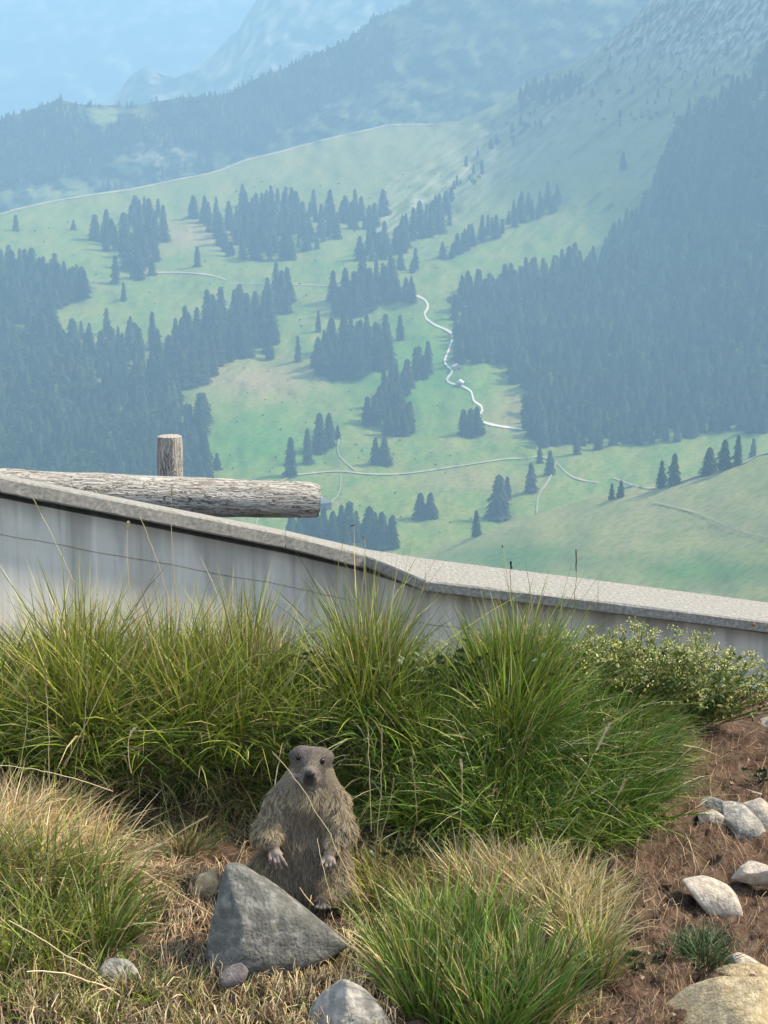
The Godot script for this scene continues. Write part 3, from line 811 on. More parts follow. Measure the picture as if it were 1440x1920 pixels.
func grain_texture(normal: bool) -> ImageTexture:
	var n := FastNoiseLite.new()
	n.seed = 15; n.frequency = 1.0; n.fractal_octaves = 5
	var w := 512; var h := 1024      # u round the log, v along it
	var im := Image.create(w, h, false, Image.FORMAT_RGB8)
	for x in w:
		var a := TAU * x / w
		for y in h:
			var wob := n.get_noise_3d(cos(a) * 1.3, sin(a) * 1.3, y / 130.0) * 2.4
			var g := n.get_noise_3d(cos(a) * 7.0 + wob, sin(a) * 7.0 + wob, y / 260.0)
			var f := n.get_noise_3d(cos(a) * 26.0 + wob, sin(a) * 26.0, y / 150.0 + 40.0)
			var crack := clampf((absf(n.get_noise_3d(cos(a) * 3.2 + wob * 0.4, sin(a) * 3.2, y / 210.0 + 80.0)) - 0.012) * 22.0, 0, 1)
			if normal:
				var hgt := clampf(0.5 + g * 0.5 + f * 0.3, 0, 1) * (0.35 + 0.65 * crack)
				im.set_pixel(x, y, Color(hgt, hgt, hgt))
			else:
				var c := Color(0.2, 0.185, 0.165).lerp(Color(0.4, 0.385, 0.36), clampf(0.45 + g * 1.1 + f * 0.5, 0, 1))
				c = c.lerp(Color(0.15, 0.115, 0.085), clampf(-g * 1.5 - 0.15, 0, 0.7))
				c = c.lerp(Color(0.05, 0.045, 0.04), 1.0 - crack)
				im.set_pixel(x, y, srgb(c))
	if normal: im.bump_map_to_normal_map(5.0)
	return ImageTexture.create_from_image(im)

# ---------- stones ----------
var ico_v := PackedVector3Array()
var ico_i := PackedInt32Array()

func make_ico(levels: int):
	var v: Array[Vector3] = [Vector3(1, 0, 0), Vector3(-1, 0, 0), Vector3(0, 1, 0), Vector3(0, -1, 0), Vector3(0, 0, 1), Vector3(0, 0, -1)]
	var f := [[0, 2, 4], [2, 1, 4], [1, 3, 4], [3, 0, 4], [2, 0, 5], [1, 2, 5], [3, 1, 5], [0, 3, 5]]
	for l in levels:
		var mids := {}
		var nf := []
		for t in f:
			var m := []
			for e in [[t[0], t[1]], [t[1], t[2]], [t[2], t[0]]]:
				var key := Vector2i(mini(e[0], e[1]), maxi(e[0], e[1]))
				if not mids.has(key):
					mids[key] = v.size()
					v.append((v[e[0]] + v[e[1]]).normalized())
				m.append(mids[key])
			nf.append_array([[t[0], m[0], m[2]], [m[0], t[1], m[1]], [m[2], m[1], t[2]], [m[0], m[1], m[2]]])
		f = nf
	ico_v = PackedVector3Array(v)
	for t in f: ico_i.append_array([t[0], t[2], t[1]])

func stone(called: String, poly: Array, depth: float, thick: float, m: Material, label: String, sharp := 14.0, bump := 0.05, facets := [], tilt := 0.1, group := "") -> MeshInstance3D:
	# a solid bounded by planes: one along each edge of its outline, some in front and behind, edges rounded by `sharp`
	var cx := 0.0; var cy := 0.0
	for q in poly: cx += q[0]; cy += q[1]
	cx /= poly.size(); cy /= poly.size()
	var c := P(cx, cy, depth)
	var toward := (EYE - c).normalized()
	var right := Vector3(1, 0, 0)
	var up := toward.cross(right).normalized()
	right = up.cross(toward).normalized()
	var k := depth / F
	var pn := []      # plane normal / distance
	var area := 0.0
	for i in poly.size():
		var p: Array = poly[i]; var q: Array = poly[(i + 1) % poly.size()]
		area += p[0] * q[1] - q[0] * p[1]
	for i in poly.size():
		var a := Vector2(poly[i][0], poly[i][1]); var b := Vector2(poly[(i + 1) % poly.size()][0], poly[(i + 1) % poly.size()][1])
		var n2 := (b - a).orthogonal().normalized() * (1.0 if area < 0 else -1.0)
		if n2.dot(a - Vector2(cx, cy)) < 0: n2 = -n2
		var h := maxf(n2.dot(a - Vector2(cx, cy)) * k, 0.004)
		var n := (right * n2.x - up * n2.y + toward * rng.randf_range(-tilt, tilt)).normalized()
		pn.append(n / h)
	for f in [[0.1, 0.2, 1.0, thick], [-0.2, -0.1, -1.0, thick], [0.3, -0.5, 0.9, thick * 1.1], [-0.4, 0.3, -0.9, thick * 1.1]] + facets:
		pn.append((right * f[0] + up * f[1] + toward * f[2]).normalized() / f[3])
	for k2 in (5 if sharp >= 40.0 else 12 if sharp >= 30.0 else 6):            # chips knocked off the edges
		var d := rnd_dir()
		var far := 0.0
		for n in pn:
			var q: float = d.dot(n)
			if q > 0: far += pow(q, sharp)
		pn.append(d / (pow(far, -1.0 / sharp) * rng.randf_range(0.955, 1.0)))
	var v := PackedVector3Array()
	var s := rng.randf() * 50.0
	for d in ico_v:
		var sum := 0.0
		for n in pn:
			var q: float = d.dot(n)
			if q > 0: sum += pow(q, sharp)
		var r := pow(sum, -1.0 / sharp)
		r *= 1.0 + bump * rough.get_noise_3d(d.x * 1.6 + s, d.y * 1.6, d.z * 1.6) + bump * 0.5 * rough.get_noise_3d(d.x * 5.0 + s, d.y * 5.0, d.z * 5.0) + bump * 0.3 * rough.get_noise_3d(d.x * 17.0 + s, d.y * 17.0, d.z * 17.0)
		v.append(d * r)
	# stretch it so that it is as wide and as high as its outline
	var lo := Vector2(1e9, 1e9); var hi := -lo; var po := lo; var ph := hi
	for q in v:
		var e := Vector2(q.dot(right), q.dot(up))
		lo = lo.min(e); hi = hi.max(e)
	for q in poly:
		var e := Vector2((q[0] - cx) * k, -(q[1] - cy) * k)
		po = po.min(e); ph = ph.max(e)
	var sc := (ph - po) / (hi - lo)
	for i in v.size():
		var e := Vector2(v[i].dot(right), v[i].dot(up))
		var w := po + (e - lo) * sc
		v[i] += right * (w.x - e.x) + up * (w.y - e.y)
	var o := put(arrays_mesh(v, ico_i, smooth_normals(v, ico_i)), called, m)
	o.position = c
	tag(o, label, "stone" if called.contains("stone") or called.contains("slab") else "rock", group)
	return o

# ---------- wall and fence ----------
func hexa(front_top: Array, back_top: Array, drop: float) -> Array: return [front_top, back_top, drop]

func block(called: String, parent: Node3D, ft: Array, bt: Array, drop: float, m: Material, mesh_origin: Vector3, chamfer := 0.008) -> MeshInstance3D:
	# a long block: ft and bt are its front and back top edges (two points each), chamfered along the front
	var st := SurfaceTool.new()
	st.begin(Mesh.PRIMITIVE_TRIANGLES)
	st.set_smooth_group(-1)
	var rings := []
	for e in 2:
		var f: Vector3 = ft[e] - mesh_origin; var b: Vector3 = bt[e] - mesh_origin
		var inw := (b - f).normalized()
		var dn := Vector3(0, -1, 0)
		rings.append([f + inw * chamfer, f + dn * chamfer, f + dn * (drop - chamfer), f + dn * drop + inw * chamfer, b + dn * drop, b])
	var n := 6
	var quad := func(a: Vector3, b: Vector3, c: Vector3, d: Vector3):
		for q in [a, b, c, a, c, d]: st.add_vertex(q)
	var cuts := 24
	for k in n:
		for s in cuts:
			var t0 := float(s) / cuts; var t1 := float(s + 1) / cuts
			var pts := []
			for w in [[k, t0], [(k + 1) % n, t0], [(k + 1) % n, t1], [k, t1]]:
				var p: Vector3 = rings[0][w[0]].lerp(rings[1][w[0]], w[1])
				if w[1] > 0.0 and w[1] < 1.0 and w[0] < 4:
					var g: Vector3 = p + mesh_origin
					p += Vector3(0, 1, 1) * 0.004 * rough.get_noise_3d(g.x * 7.0 + w[0] * 3.0, g.y * 7.0, g.z * 7.0)
				pts.append(p)
			quad.call(pts[0], pts[3], pts[2], pts[1])
	for e in 2:
		var r: Array = rings[e]
		for k in range(1, n - 1):
			st.add_vertex(r[0]); st.add_vertex(r[k] if e == 0 else r[k + 1]); st.add_vertex(r[k + 1] if e == 0 else r[k])
	st.generate_normals()
	var o := put(st.commit(), called, m, parent)
	return o

func build_wall():
	var org := P(700, 1200, 9.0)
	org.y = ground(700, 1272).y
	var t := base("retaining_wall", org)
	tag(t, "long grey concrete wall with slanting coping above the grass", "wall")
	# front and back top edges of the coping in pixels and metres
	var fr := [[-1500, 655, 6.0], [-0.4, 893.4, 7.7], [0.4, 893.6, 7.7], [534.5, 1001.4, 8.6], [535.5, 1001.6, 8.6], [684, 1040.3, 8.85], [684.8, 1040.7, 8.85], [797, 1088, 8.6], [797.8, 1088.2, 8.6], [1121, 1126.1, 8.72], [1121.8, 1126.3, 8.72], [3300, 1396, 9.6]]
	var bk := [[-1500, 648, 6.35], [-0.4, 888.4, 8.05], [0.4, 888.6, 8.05], [534.5, 994.3, 8.95], [535.5, 994.5, 8.95], [684, 1029.2, 9.2], [684.8, 1029.4, 9.2], [797, 1047.2, 9.13], [797.8, 1047.4, 9.13], [1121, 1088.1, 9.2], [1121.8, 1088.3, 9.2], [3300, 1372, 10.05]]
	var fp := []; var bp := []
	for q in fr: fp.append(P(q[0], q[1], q[2]))
	for q in bk: bp.append(P(q[0], q[1], q[2]))
	for s in 6:
		block("coping_slab", t, [fp[s * 2], fp[s * 2 + 1]], [bp[s * 2], bp[s * 2 + 1]], 0.068 if s < 3 else 0.056, M.coping, org)
	# the wall itself, set back under the overhang, its face in lengths that meet at the kink
	var face := func(a: int, b: int, mat_: Material):
		var v := PackedVector3Array(); var uv := PackedVector2Array(); var idx := PackedInt32Array()
		var nx := 30
		for i in nx + 1:
			var x := float(i) / nx
			var f: Vector3 = fp[a].lerp(fp[b], x); var r: Vector3 = bp[a].lerp(bp[b], x)
			var inw := (r - f); inw.y = 0; inw = inw.normalized()
			var high := minf(f.y, r.y) - 0.06
			var front := f + inw * 0.115; var rear := r - inw * 0.05
			var low: float = org.y - 0.5
			var seam := high - 0.15 - 0.012 * rough.get_noise_1d(front.x * 2.0)
			var set_back := front + inw * 0.007
			for q in [Vector3(rear.x, high, rear.z), Vector3(front.x, high, front.z), Vector3(front.x, seam, front.z), Vector3(set_back.x, seam - 0.004, set_back.z), Vector3(set_back.x, lerpf(seam, low, 0.5), set_back.z), Vector3(set_back.x, low, set_back.z), Vector3(rear.x, low, rear.z)]:
				v.append(q - org)
				uv.append(Vector2(front.x * 0.16 + 0.3, clampf((f.y - q.y) / 1.3, 0, 1.0)))
		for i in nx:
			for k in 6:
				var p := i * 7 + k
				for w in [p, p + 7, p + 1, p + 1, p + 7, p + 8]: idx.append(w)
		var m := arrays_mesh(v, idx, PackedVector3Array(), PackedColorArray(), uv)
		put(m, "wall_face", mat_, t)
	for run in [[0, 1], [1, 3], [3, 5], [5, 7], [7, 9], [9, 11]]: face.call(run[0], run[1], M.concrete)
	var bolt := CylinderMesh.new()
	bolt.top_radius = 0.007; bolt.bottom_radius = 0.009; bolt.height = 0.014; bolt.radial_segments = 6
	var o := put(bolt, "bolt", M.rust, t)
	o.position = P(1412, 1170, 8.8) - org + Vector3(0, 0, 0.02)
	o.rotation.x = PI / 2
	o.set_meta("label", "rusty bolt head in the coping edge")

func log_mesh(pts: Array, radii: Array, sides: int, bumpy: float, seed_: float, uvlen: float) -> ArrayMesh:
	var v := PackedVector3Array(); var uv := PackedVector2Array(); var idx := PackedInt32Array()
	for i in pts.size():
		var d: Vector3 = (pts[mini(i + 1, pts.size() - 1)] - pts[maxi(i - 1, 0)]).normalized()
		var a := d.cross(Vector3(0.02, 0.1, 0.99)).normalized() if absf(d.z) < 0.8 else d.cross(Vector3.UP).normalized()
		var b := d.cross(a)
		for k in sides + 1:
			var q := TAU * k / sides
			var r: float = radii[i] * (1.0 + bumpy * rough.get_noise_3d(cos(q) * 1.5 + seed_, sin(q) * 1.5, i * 0.12) + bumpy * 0.5 * rough.get_noise_3d(cos(q) * 6.0 + seed_, sin(q) * 6.0, i * 0.08))
			v.append(pts[i] + (a * cos(q) + b * sin(q)) * r)
			uv.append(Vector2(float(k) / sides, float(i) / (pts.size() - 1) * uvlen))
	for i in pts.size() - 1:
		for k in sides:
			var p := i * (sides + 1) + k
			idx.append_array([p, p + 1, p + sides + 1, p + 1, p + sides + 2, p + sides + 1])
	var st := SurfaceTool.new()
	var m := arrays_mesh(v, idx, smooth_normals(v, idx), PackedColorArray(), uv)
	st.create_from(m, 0)
	st.generate_tangents()
	return st.commit()

func disc(c: Vector3, n: Vector3, r: float, dome: float, seed_: float) -> ArrayMesh:
	var v := PackedVector3Array([c + n * dome]); var idx := PackedInt32Array()
	var a := n.cross(Vector3(0.3, 0.2, 0.9)).normalized(); var b := n.cross(a)
	for ring in [0.55, 0.85, 1.0]:
		for k in 36:
			var q := TAU * k / 36
			v.append(c + (a * cos(q) + b * sin(q)) * r * ring * (1.0 + 0.05 * rough.get_noise_2d(cos(q) * 2.0 + seed_, sin(q) * 2.0)) + n * dome * (1.0 - ring * ring) + n * 0.004 * rough.get_noise_2d(k * 0.9, ring * 9.0 + seed_))
	for k in 36: idx.append_array([0, 1 + k, 1 + (k + 1) % 36])
	for g in 2:
		for k in 36:
			var p := 1 + g * 36 + k; var q2 := 1 + g * 36 + (k + 1) % 36
			idx.append_array([p, p + 36, q2, q2, p + 36, q2 + 36])
	return arrays_mesh(v, idx, smooth_normals(v, idx))

func build_fence():
	var foot := P(318, 1010, 9.6)
	var t := base("log_fence", foot - Vector3(0, 0.75, 0))
	tag(t, "weathered grey log rail on a short round post behind the wall", "fence")
	var o := t.position
	var a := P(-320, 908, 8.7) - o; var b := P(594, 939, 9.3) - o
	var pts := []; var rad := []
	for k in 41:
		var s := k / 40.0
		pts.append(a.lerp(b, s) + Vector3(0, 0.012 * rough.get_noise_1d(s * 3.0), 0))
		rad.append(lerpf(0.112, 0.084, s) * (1.0 if k < 40 else 0.95))
	put(log_mesh(pts, rad, 48, 0.09, 2.0, 2.0), "rail", M.timber, t)
	var d := (b - a).normalized()
	put(disc(b, d, 0.081, 0.006, 3.0), "rail_end", M.timber_end, t)
	put(disc(a, -d, 0.11, 0.006, 5.0), "rail_end", M.timber_end, t)
	for x in [317.5, -260.0]:
		var top := P(x, 818, 9.52 if x > 0 else 9.0) - o
		if x < 0: top.y = a.y + 0.27
		pts = []; rad = []
		for k in 21:
			pts.append(top + Vector3(0, -0.062 * k, 0))
			rad.append(0.064 * (1.0 + 0.03 * k / 20.0) * (0.93 if k == 0 else 1.0))
		put(log_mesh(pts, rad, 32, 0.07, x, 0.9), "post", M.timber, t)
		put(disc(top, Vector3.UP, 0.0595, 0.008, x), "post_top", M.timber_end, t)
	var knot := SphereMesh.new()      # dark knots in the rail
	knot.radius = 0.009; knot.height = 0.01; knot.radial_segments = 12; knot.rings = 6
	for q in [[533, 950, 9.19], [255, 915, 8.99]]:
		var kn := put(knot, "knot", mat(Color(0.02, 0.018, 0.015)), t)
		kn.position = P(q[0], q[1], q[2]) - o
		kn.rotation.x = PI / 2

# ---------- plants ----------
func stalk(tip: Array, mid: Array, root: Array, d0: float, d1: float, head: float, fat: float, label: String, dark := 0.0, wide := 0.0013):
	# a dry grass stem from its root to its tip through a middle point, with a seed head on its last part
	var a := P(root[0], root[1], d0); var m := P(mid[0], mid[1], (d0 + d1) * 0.5); var b := P(tip[0], tip[1], d1)
	var t := base("dry_grass_stalk", a)
	tag(t, label, "grass stalk", "dry grass stalks standing out of the bank")
	var pts := []
	var ctrl := m * 2.0 - (a + b) * 0.5
	for k in 25:
		var s := k / 24.0
		pts.append(a.lerp(ctrl, s).lerp(ctrl.lerp(b, s), s) - a + Vector3(rough.get_noise_2d(s * 5.0, a.x * 9.0), rough.get_noise_2d(s * 5.0, a.x * 9.0 + 40.0), 0) * 0.016 * a.distance_to(b) * sin(PI * s))
	var tone := rng.randf_range(0.6, 1.0)
	var c0 := (Color(0.45, 0.36, 0.19) * tone).lerp(Color(0.07, 0.05, 0.035), dark); var c1 := (Color(0.62, 0.52, 0.33) * tone).lerp(Color(0.05, 0.04, 0.03), dark)
	var buf := Buf.new()
	buf.tube(pts, wide * 1.15, wide * 0.6, c0, c1)
	put(mesh_of(buf, true), "stem", M.dry, t)
	if head <= 0: return
	buf = Buf.new()
	var n := int(head * 1500.0)
	for k in n:
		var s := 1.0 - head / (a.distance_to(b) + 0.01) * rng.randf() * 1.0
		s = clampf(s, 0.0, 1.0)
		var f := s * 24.0
		var i := mini(int(f), 23)
		var p: Vector3 = pts[i].lerp(pts[i + 1], f - i)
		var along: Vector3 = (pts[i + 1] - pts[i]).normalized()
		var side := along.cross(rnd_dir()).normalized()
		buf.leaf(p, (along + side * fat * 26.0).normalized(), along.cross(side), rng.randf_range(0.009, 0.016) * (1.5 if fat > 0.009 else 1.0), 0.0048 * (1.5 if fat > 0.009 else 1.0), c1 * rng.randf_range(0.75, 1.15), 0.4)
	put(mesh_of(buf), "seed_head", M.dry, t)

func flowering_plant(px: float, py: float, wide: float, tall: float, n: int, label: String, bloom: float):
	var root := ground(px, py)
	var t := base("yellow_green_herb", root)
	tag(t, label, "plant", "yellow green flowering plants below the coping")
	var stems := Buf.new(); var leaves := Buf.new(); var flowers := Buf.new()
	for k in n:
		var o := Vector3(rng.randfn() * wide * 0.42, 0, rng.randfn() * wide * 0.24)
		var h := tall * rng.randf_range(0.45, 1.1) * (1.0 - 0.45 * clampf(absf(o.x) / wide, 0, 1))
		var lean := Vector3(o.x * 0.9 + rng.randfn() * 0.04, h, o.z * 0.5 + 0.06)
		var pts := []
		for s in 6: pts.append(o * (0.45 + 0.11 * s) + Vector3(lean.x, lean.y, lean.z) * (s / 5.0))
		var g: Color = [Color(0.1, 0.14, 0.02), Color(0.15, 0.18, 0.035), Color(0.075, 0.11, 0.025), Color(0.2, 0.2, 0.05)][rng.randi() % 4]
		stems.tube(pts, 0.0022, 0.0012, g * 0.9, g, 4)
		for q in 9:
			var s := rng.randf_range(0.15, 1.0)
			var f := s * 4.99
			var p: Vector3 = pts[int(f)].lerp(pts[int(f) + 1], f - int(f))
			var al := (rnd_dir() + Vector3(0, 0.3, 0.2)).normalized()
			leaves.leaf(p, al, al.cross(rnd_dir()).normalized(), rng.randf_range(0.014, 0.032), rng.randf_range(0.01, 0.02), g * rng.randf_range(0.7, 1.2))
		if rng.randf() < bloom:
			var y: Color = [Color(0.32, 0.33, 0.08), Color(0.42, 0.4, 0.13), Color(0.24, 0.27, 0.06), Color(0.36, 0.33, 0.16)][rng.randi() % 4]
			var q0 := rng.randi_range(14, 26)
			for q in q0:
				var p: Vector3 = pts[5] + rnd_dir() * Vector3(0.026, 0.016, 0.022) * rng.randf_range(0.4, 1.3)
				var al := (rnd_dir() + Vector3.UP * 0.5).normalized()
				flowers.leaf(p, al, al.cross(rnd_dir()).normalized(), rng.randf_range(0.006, 0.011), 0.007, y * rng.randf_range(0.75, 1.2), 0.3)
	put(mesh_of(stems, true), "stems", M.grass, t)
	put(mesh_of(leaves), "leaves", M.grass, t)
	if flowers.v.size(): put(mesh_of(flowers), "blossoms", M.grass, t)

func herb(px: float, py: float, wide: float, tall: float, n: int, size: float, label: String, tones: Array):
	var root := ground(px, py)
	var t := base("leafy_herb", root)
	tag(t, label, "plant", "")
	var stems := Buf.new(); var leaves := Buf.new()
	for k in n:
		var dir := Vector3(rng.randfn() * wide, tall * rng.randf_range(0.3, 1.1), absf(rng.randfn()) * wide * 0.7 + 0.03)
		var pts := []
		for s in 5: pts.append(Vector3(dir.x, dir.y * sin(s / 4.0 * 1.5), dir.z) * (s / 4.0))
		var c: Color = tones[rng.randi() % tones.size()] * rng.randf_range(0.7, 1.25)
		stems.tube(pts, 0.0018, 0.001, c, c, 4)
		var mid: Vector3 = pts[4]
		var out := Vector3(dir.x, 0.1, dir.z).normalized()
		var sd := out.cross((Vector3.UP + rnd_dir() * 0.5).normalized()).normalized()
		for q in [-1.1, -0.55, 0.0, 0.55, 1.1]:       # a hand of leaflets
			var al := out.rotated(sd.cross(out).normalized(), q)
			leaves.leaf(mid, al, al.cross(sd.cross(out)).normalized(), size * (1.0 - 0.25 * absf(q)) * rng.randf_range(0.8, 1.2), size * 0.42, c * rng.randf_range(0.9, 1.1))
	put(mesh_of(stems, true), "stems", M.grass, t)
	put(mesh_of(leaves), "leaves", M.grass, t)

func tuft(called: String, label: String, spots: Array, n: int, radius: float, len_: float, width: float, lean: Vector3, out: float, droop: float, straw: float, dry_tip: float, pal := GREEN, dry := STRAW):
	# one tussock that can be told from the sward: blades as one part, dead blades as another
	var at := ground(spots[0][0], spots[0][1])
	var t := base(called, at)
	tag(t, label, "grass tuft")
	var live := Buf.new(); var dead := Buf.new()
	for s in spots:
		tussock(live, s[0], s[1], n, radius, len_, width, lean, out, droop, 0.0, dry_tip, pal, dry)
		if straw > 0: tussock(dead, s[0], s[1], int(n * straw), radius * 1.1, len_ * 0.95, width * 0.9, lean, out * 1.1, droop * 1.1, 1.0, 0.0, pal, dry)
	live.shift(-at)
	put(mesh_of(live), "blades", M.grass, t)
	if dead.v.size():
		dead.shift(-at)
		put(mesh_of(dead), "dead_blades", M.dry, t)

func build_foreground():
	foreground_materials()
	make_ico(5)
	# the soil
	var soil := func(px: float, py: float) -> Color:
		var n := rough.get_noise_2d(px / 50.0 + 3.0, py / 36.0)
		var c := Color(0.11, 0.077, 0.057).lerp(Color(0.06, 0.043, 0.033), clampf(0.5 + n * 1.2, 0, 1))
		c = c.lerp(Color(0.155, 0.114, 0.084), clampf(rough.get_noise_2d(px / 14.0, py / 12.0 + 60.0) * 1.3, 0, 0.7))
		return c
	tag(sheet("ground", -1800, 3300, 480, 110, func(_x): return 1263.0, func(_x): return 2300.0, ground_depth, soil, M.soil, 1.25), "brown soil bank under the grass and stones", "ground", "", "structure")
	build_wall()
	build_fence()
	build_stones()
	build_grass()
	build_plants()
	build_marmot()

func build_stones():
	stone("grey_rock", [[436, 1620], [464, 1640], [560, 1699], [650, 1746], [654, 1780], [610, 1805], [470, 1856], [395, 1836], [386, 1790], [402, 1716], [424, 1632]], 5.52, 0.14, M.rock_grey, "large wedge of grey rock in front of the marmot", 60.0, 0.03,
		[[0.45, 0.8, 0.42, 0.1], [-0.75, 0.1, 0.65, 0.14], [0.3, 0.05, 0.95, 0.115], [0.1, -0.5, 0.85, 0.16]], 0.04)
	stone("pale_grey_rock", [[640, 1838], [690, 1855], [746, 1930], [745, 2000], [575, 2000], [580, 1900], [600, 1864]], 5.12, 0.11, M.rock_mid, "pale grey rock cut off by the bottom edge below the marmot", 30.0, 0.04, [[0.5, 0.4, 0.8, 0.09], [-0.6, 0.3, 0.8, 0.085]], 0.1)
	stone("round_stone", [[186, 1812], [205, 1796], [240, 1800], [263, 1826], [258, 1850], [215, 1862], [190, 1845]], 5.38, 0.05, M.rock_mid, "small rounded grey stone under dry stalks at lower left", 12.0, 0.05)
	stone("purple_stone", [[430, 1812], [452, 1806], [466, 1822], [455, 1850], [418, 1852], [410, 1836]], 5.28, 0.035, M.rock_purple, "small dark purplish stone under the big grey rock", 16.0, 0.05)
	stone("flat_rock", [[1212, 1935], [1245, 1886], [1292, 1848], [1345, 1832], [1500, 1836], [1600, 1860], [1600, 2010], [1225, 2010]], 5.22, 0.17, M.rock_ochre, "broad ochre and grey rock filling the lower right corner", 36.0, 0.03, [[-0.1, 0.75, 0.6, 0.09], [-0.7, 0.3, 0.6, 0.2]], 0.06)
	stone("ochre_slab", [[1332, 1828], [1366, 1812], [1500, 1806], [1500, 1852], [1400, 1858], [1340, 1848]], 5.5, 0.09, M.rock_ochre, "thin ochre slab lying behind the broad corner rock", 30.0, 0.04, [[0, 0.8, 0.5, 0.03]], 0.08)
	stone("white_stone", [[1280, 1650], [1332, 1642], [1368, 1656], [1388, 1690], [1392, 1754], [1372, 1756], [1346, 1726], [1312, 1710]], 6.03, 0.075, M.rock_pale, "smooth white rounded stone above the small green tuft", 14.0, 0.025, [[0.2, 0.7, 0.6, 0.07]], 0.1)
	stone("wedge_slab", [[1372, 1632], [1396, 1618], [1500, 1614], [1500, 1652], [1440, 1660], [1396, 1648]], 6.17, 0.1, M.rock_pale, "thin pale slab jutting in from the right edge", 30.0, 0.025, [[0, 0.85, 0.5, 0.026], [0.0, -0.8, 0.6, 0.036]], 0.05)
	stone("long_stone", [[1354, 1512], [1380, 1502], [1424, 1544], [1448, 1592], [1420, 1602], [1380, 1590], [1358, 1552]], 6.69, 0.08, M.rock_mid, "long pointed grey stone with white top, high on the right slope", 30.0, 0.03, [[0.6, 0.5, 0.6, 0.05]], 0.1)
	stone("pale_slab", [[1392, 1504], [1420, 1496], [1474, 1540], [1490, 1574], [1450, 1562], [1416, 1532]], 6.8, 0.07, M.rock_pale, "pale slab resting behind the long pointed stone", 30.0, 0.03)
	stone("white_slab", [[1360, 1476], [1404, 1478], [1428, 1488], [1424, 1508], [1386, 1502]], 7.0, 0.06, M.rock_pale, "topmost small white slab on the right slope", 30.0, 0.03)
	stone("block_stone", [[1308, 1526], [1338, 1518], [1364, 1530], [1362, 1562], [1330, 1566], [1312, 1548]], 6.7, 0.05, M.rock_pale, "small blocky pale stone left of the long pointed stone", 26.0, 0.05)
	stone("buried_stone", [[1286, 1500], [1330, 1494], [1372, 1510], [1378, 1534], [1330, 1528], [1294, 1516]], 6.84, 0.06, M.rock_mid, "half buried grey stone above the blocky pale stone", 24.0, 0.06)
	stone("corner_stone", [[1360, 1796], [1390, 1786], [1438, 1816], [1436, 1836], [1380, 1834]], 5.56, 0.05, M.rock_pale, "pale stone tip between the small tuft and the ochre slab", 26.0, 0.04)
	stone("edge_stone", [[1416, 1352], [1460, 1342], [1474, 1374], [1428, 1380]], 8.05, 0.06, M.rock_pale, "pale stone at the right edge below the wall", 20.0, 0.06)
	stone("brown_stone", [[368, 1640], [402, 1630], [412, 1660], [396, 1694], [362, 1678]], 6.02, 0.04, M.rock_ochre, "brown stone in the soil left of the big rock", 20.0, 0.07)
	stone("small_white_stone", [[330, 1706], [346, 1702], [354, 1712], [348, 1722], [333, 1718]], 5.86, 0.02, M.rock_pale, "tiny white stone in the soil left of the big rock", 16.0, 0.06)
	# scattered pebbles and crumbs of soil
	var b := Buf.new()
	for k in 500:
		var px := rng.randf_range(1130, 1480); var py := rng.randf_range(1340, 1920)
		if k % 4 == 0: px = rng.randf_range(250, 720); py = rng.randf_range(1600, 1920)
		var p := ground(px, py)
		var r := 0.003 + 0.009 * pow(rng.randf(), 3.0)
		var c: Color = [Color(0.14, 0.09, 0.06), Color(0.24, 0.17, 0.12), Color(0.2, 0.16, 0.125), Color(0.1, 0.065, 0.045)][rng.randi() % 4]
		var k0 := b.v.size()
		for d in [Vector3(1, 0, 0), Vector3(-1, 0, 0), Vector3(0, 1, 0), Vector3(0, -1, 0), Vector3(0, 0, 1), Vector3(0, 0, -1)]:
			b.v.append(p + (d + rnd_dir() * 0.35) * r); b.c.append(c)
		for f in [[0, 2, 4], [2, 1, 4], [1, 3, 4], [3, 0, 4], [2, 0, 5], [1, 2, 5], [3, 1, 5], [0, 3, 5]]: b.idx.append_array([k0 + f[0], k0 + f[1], k0 + f[2]])
	stuff(b, "gravel", M.spruce, "crumbs of earth and small gravel scattered on the soil", "gravel")

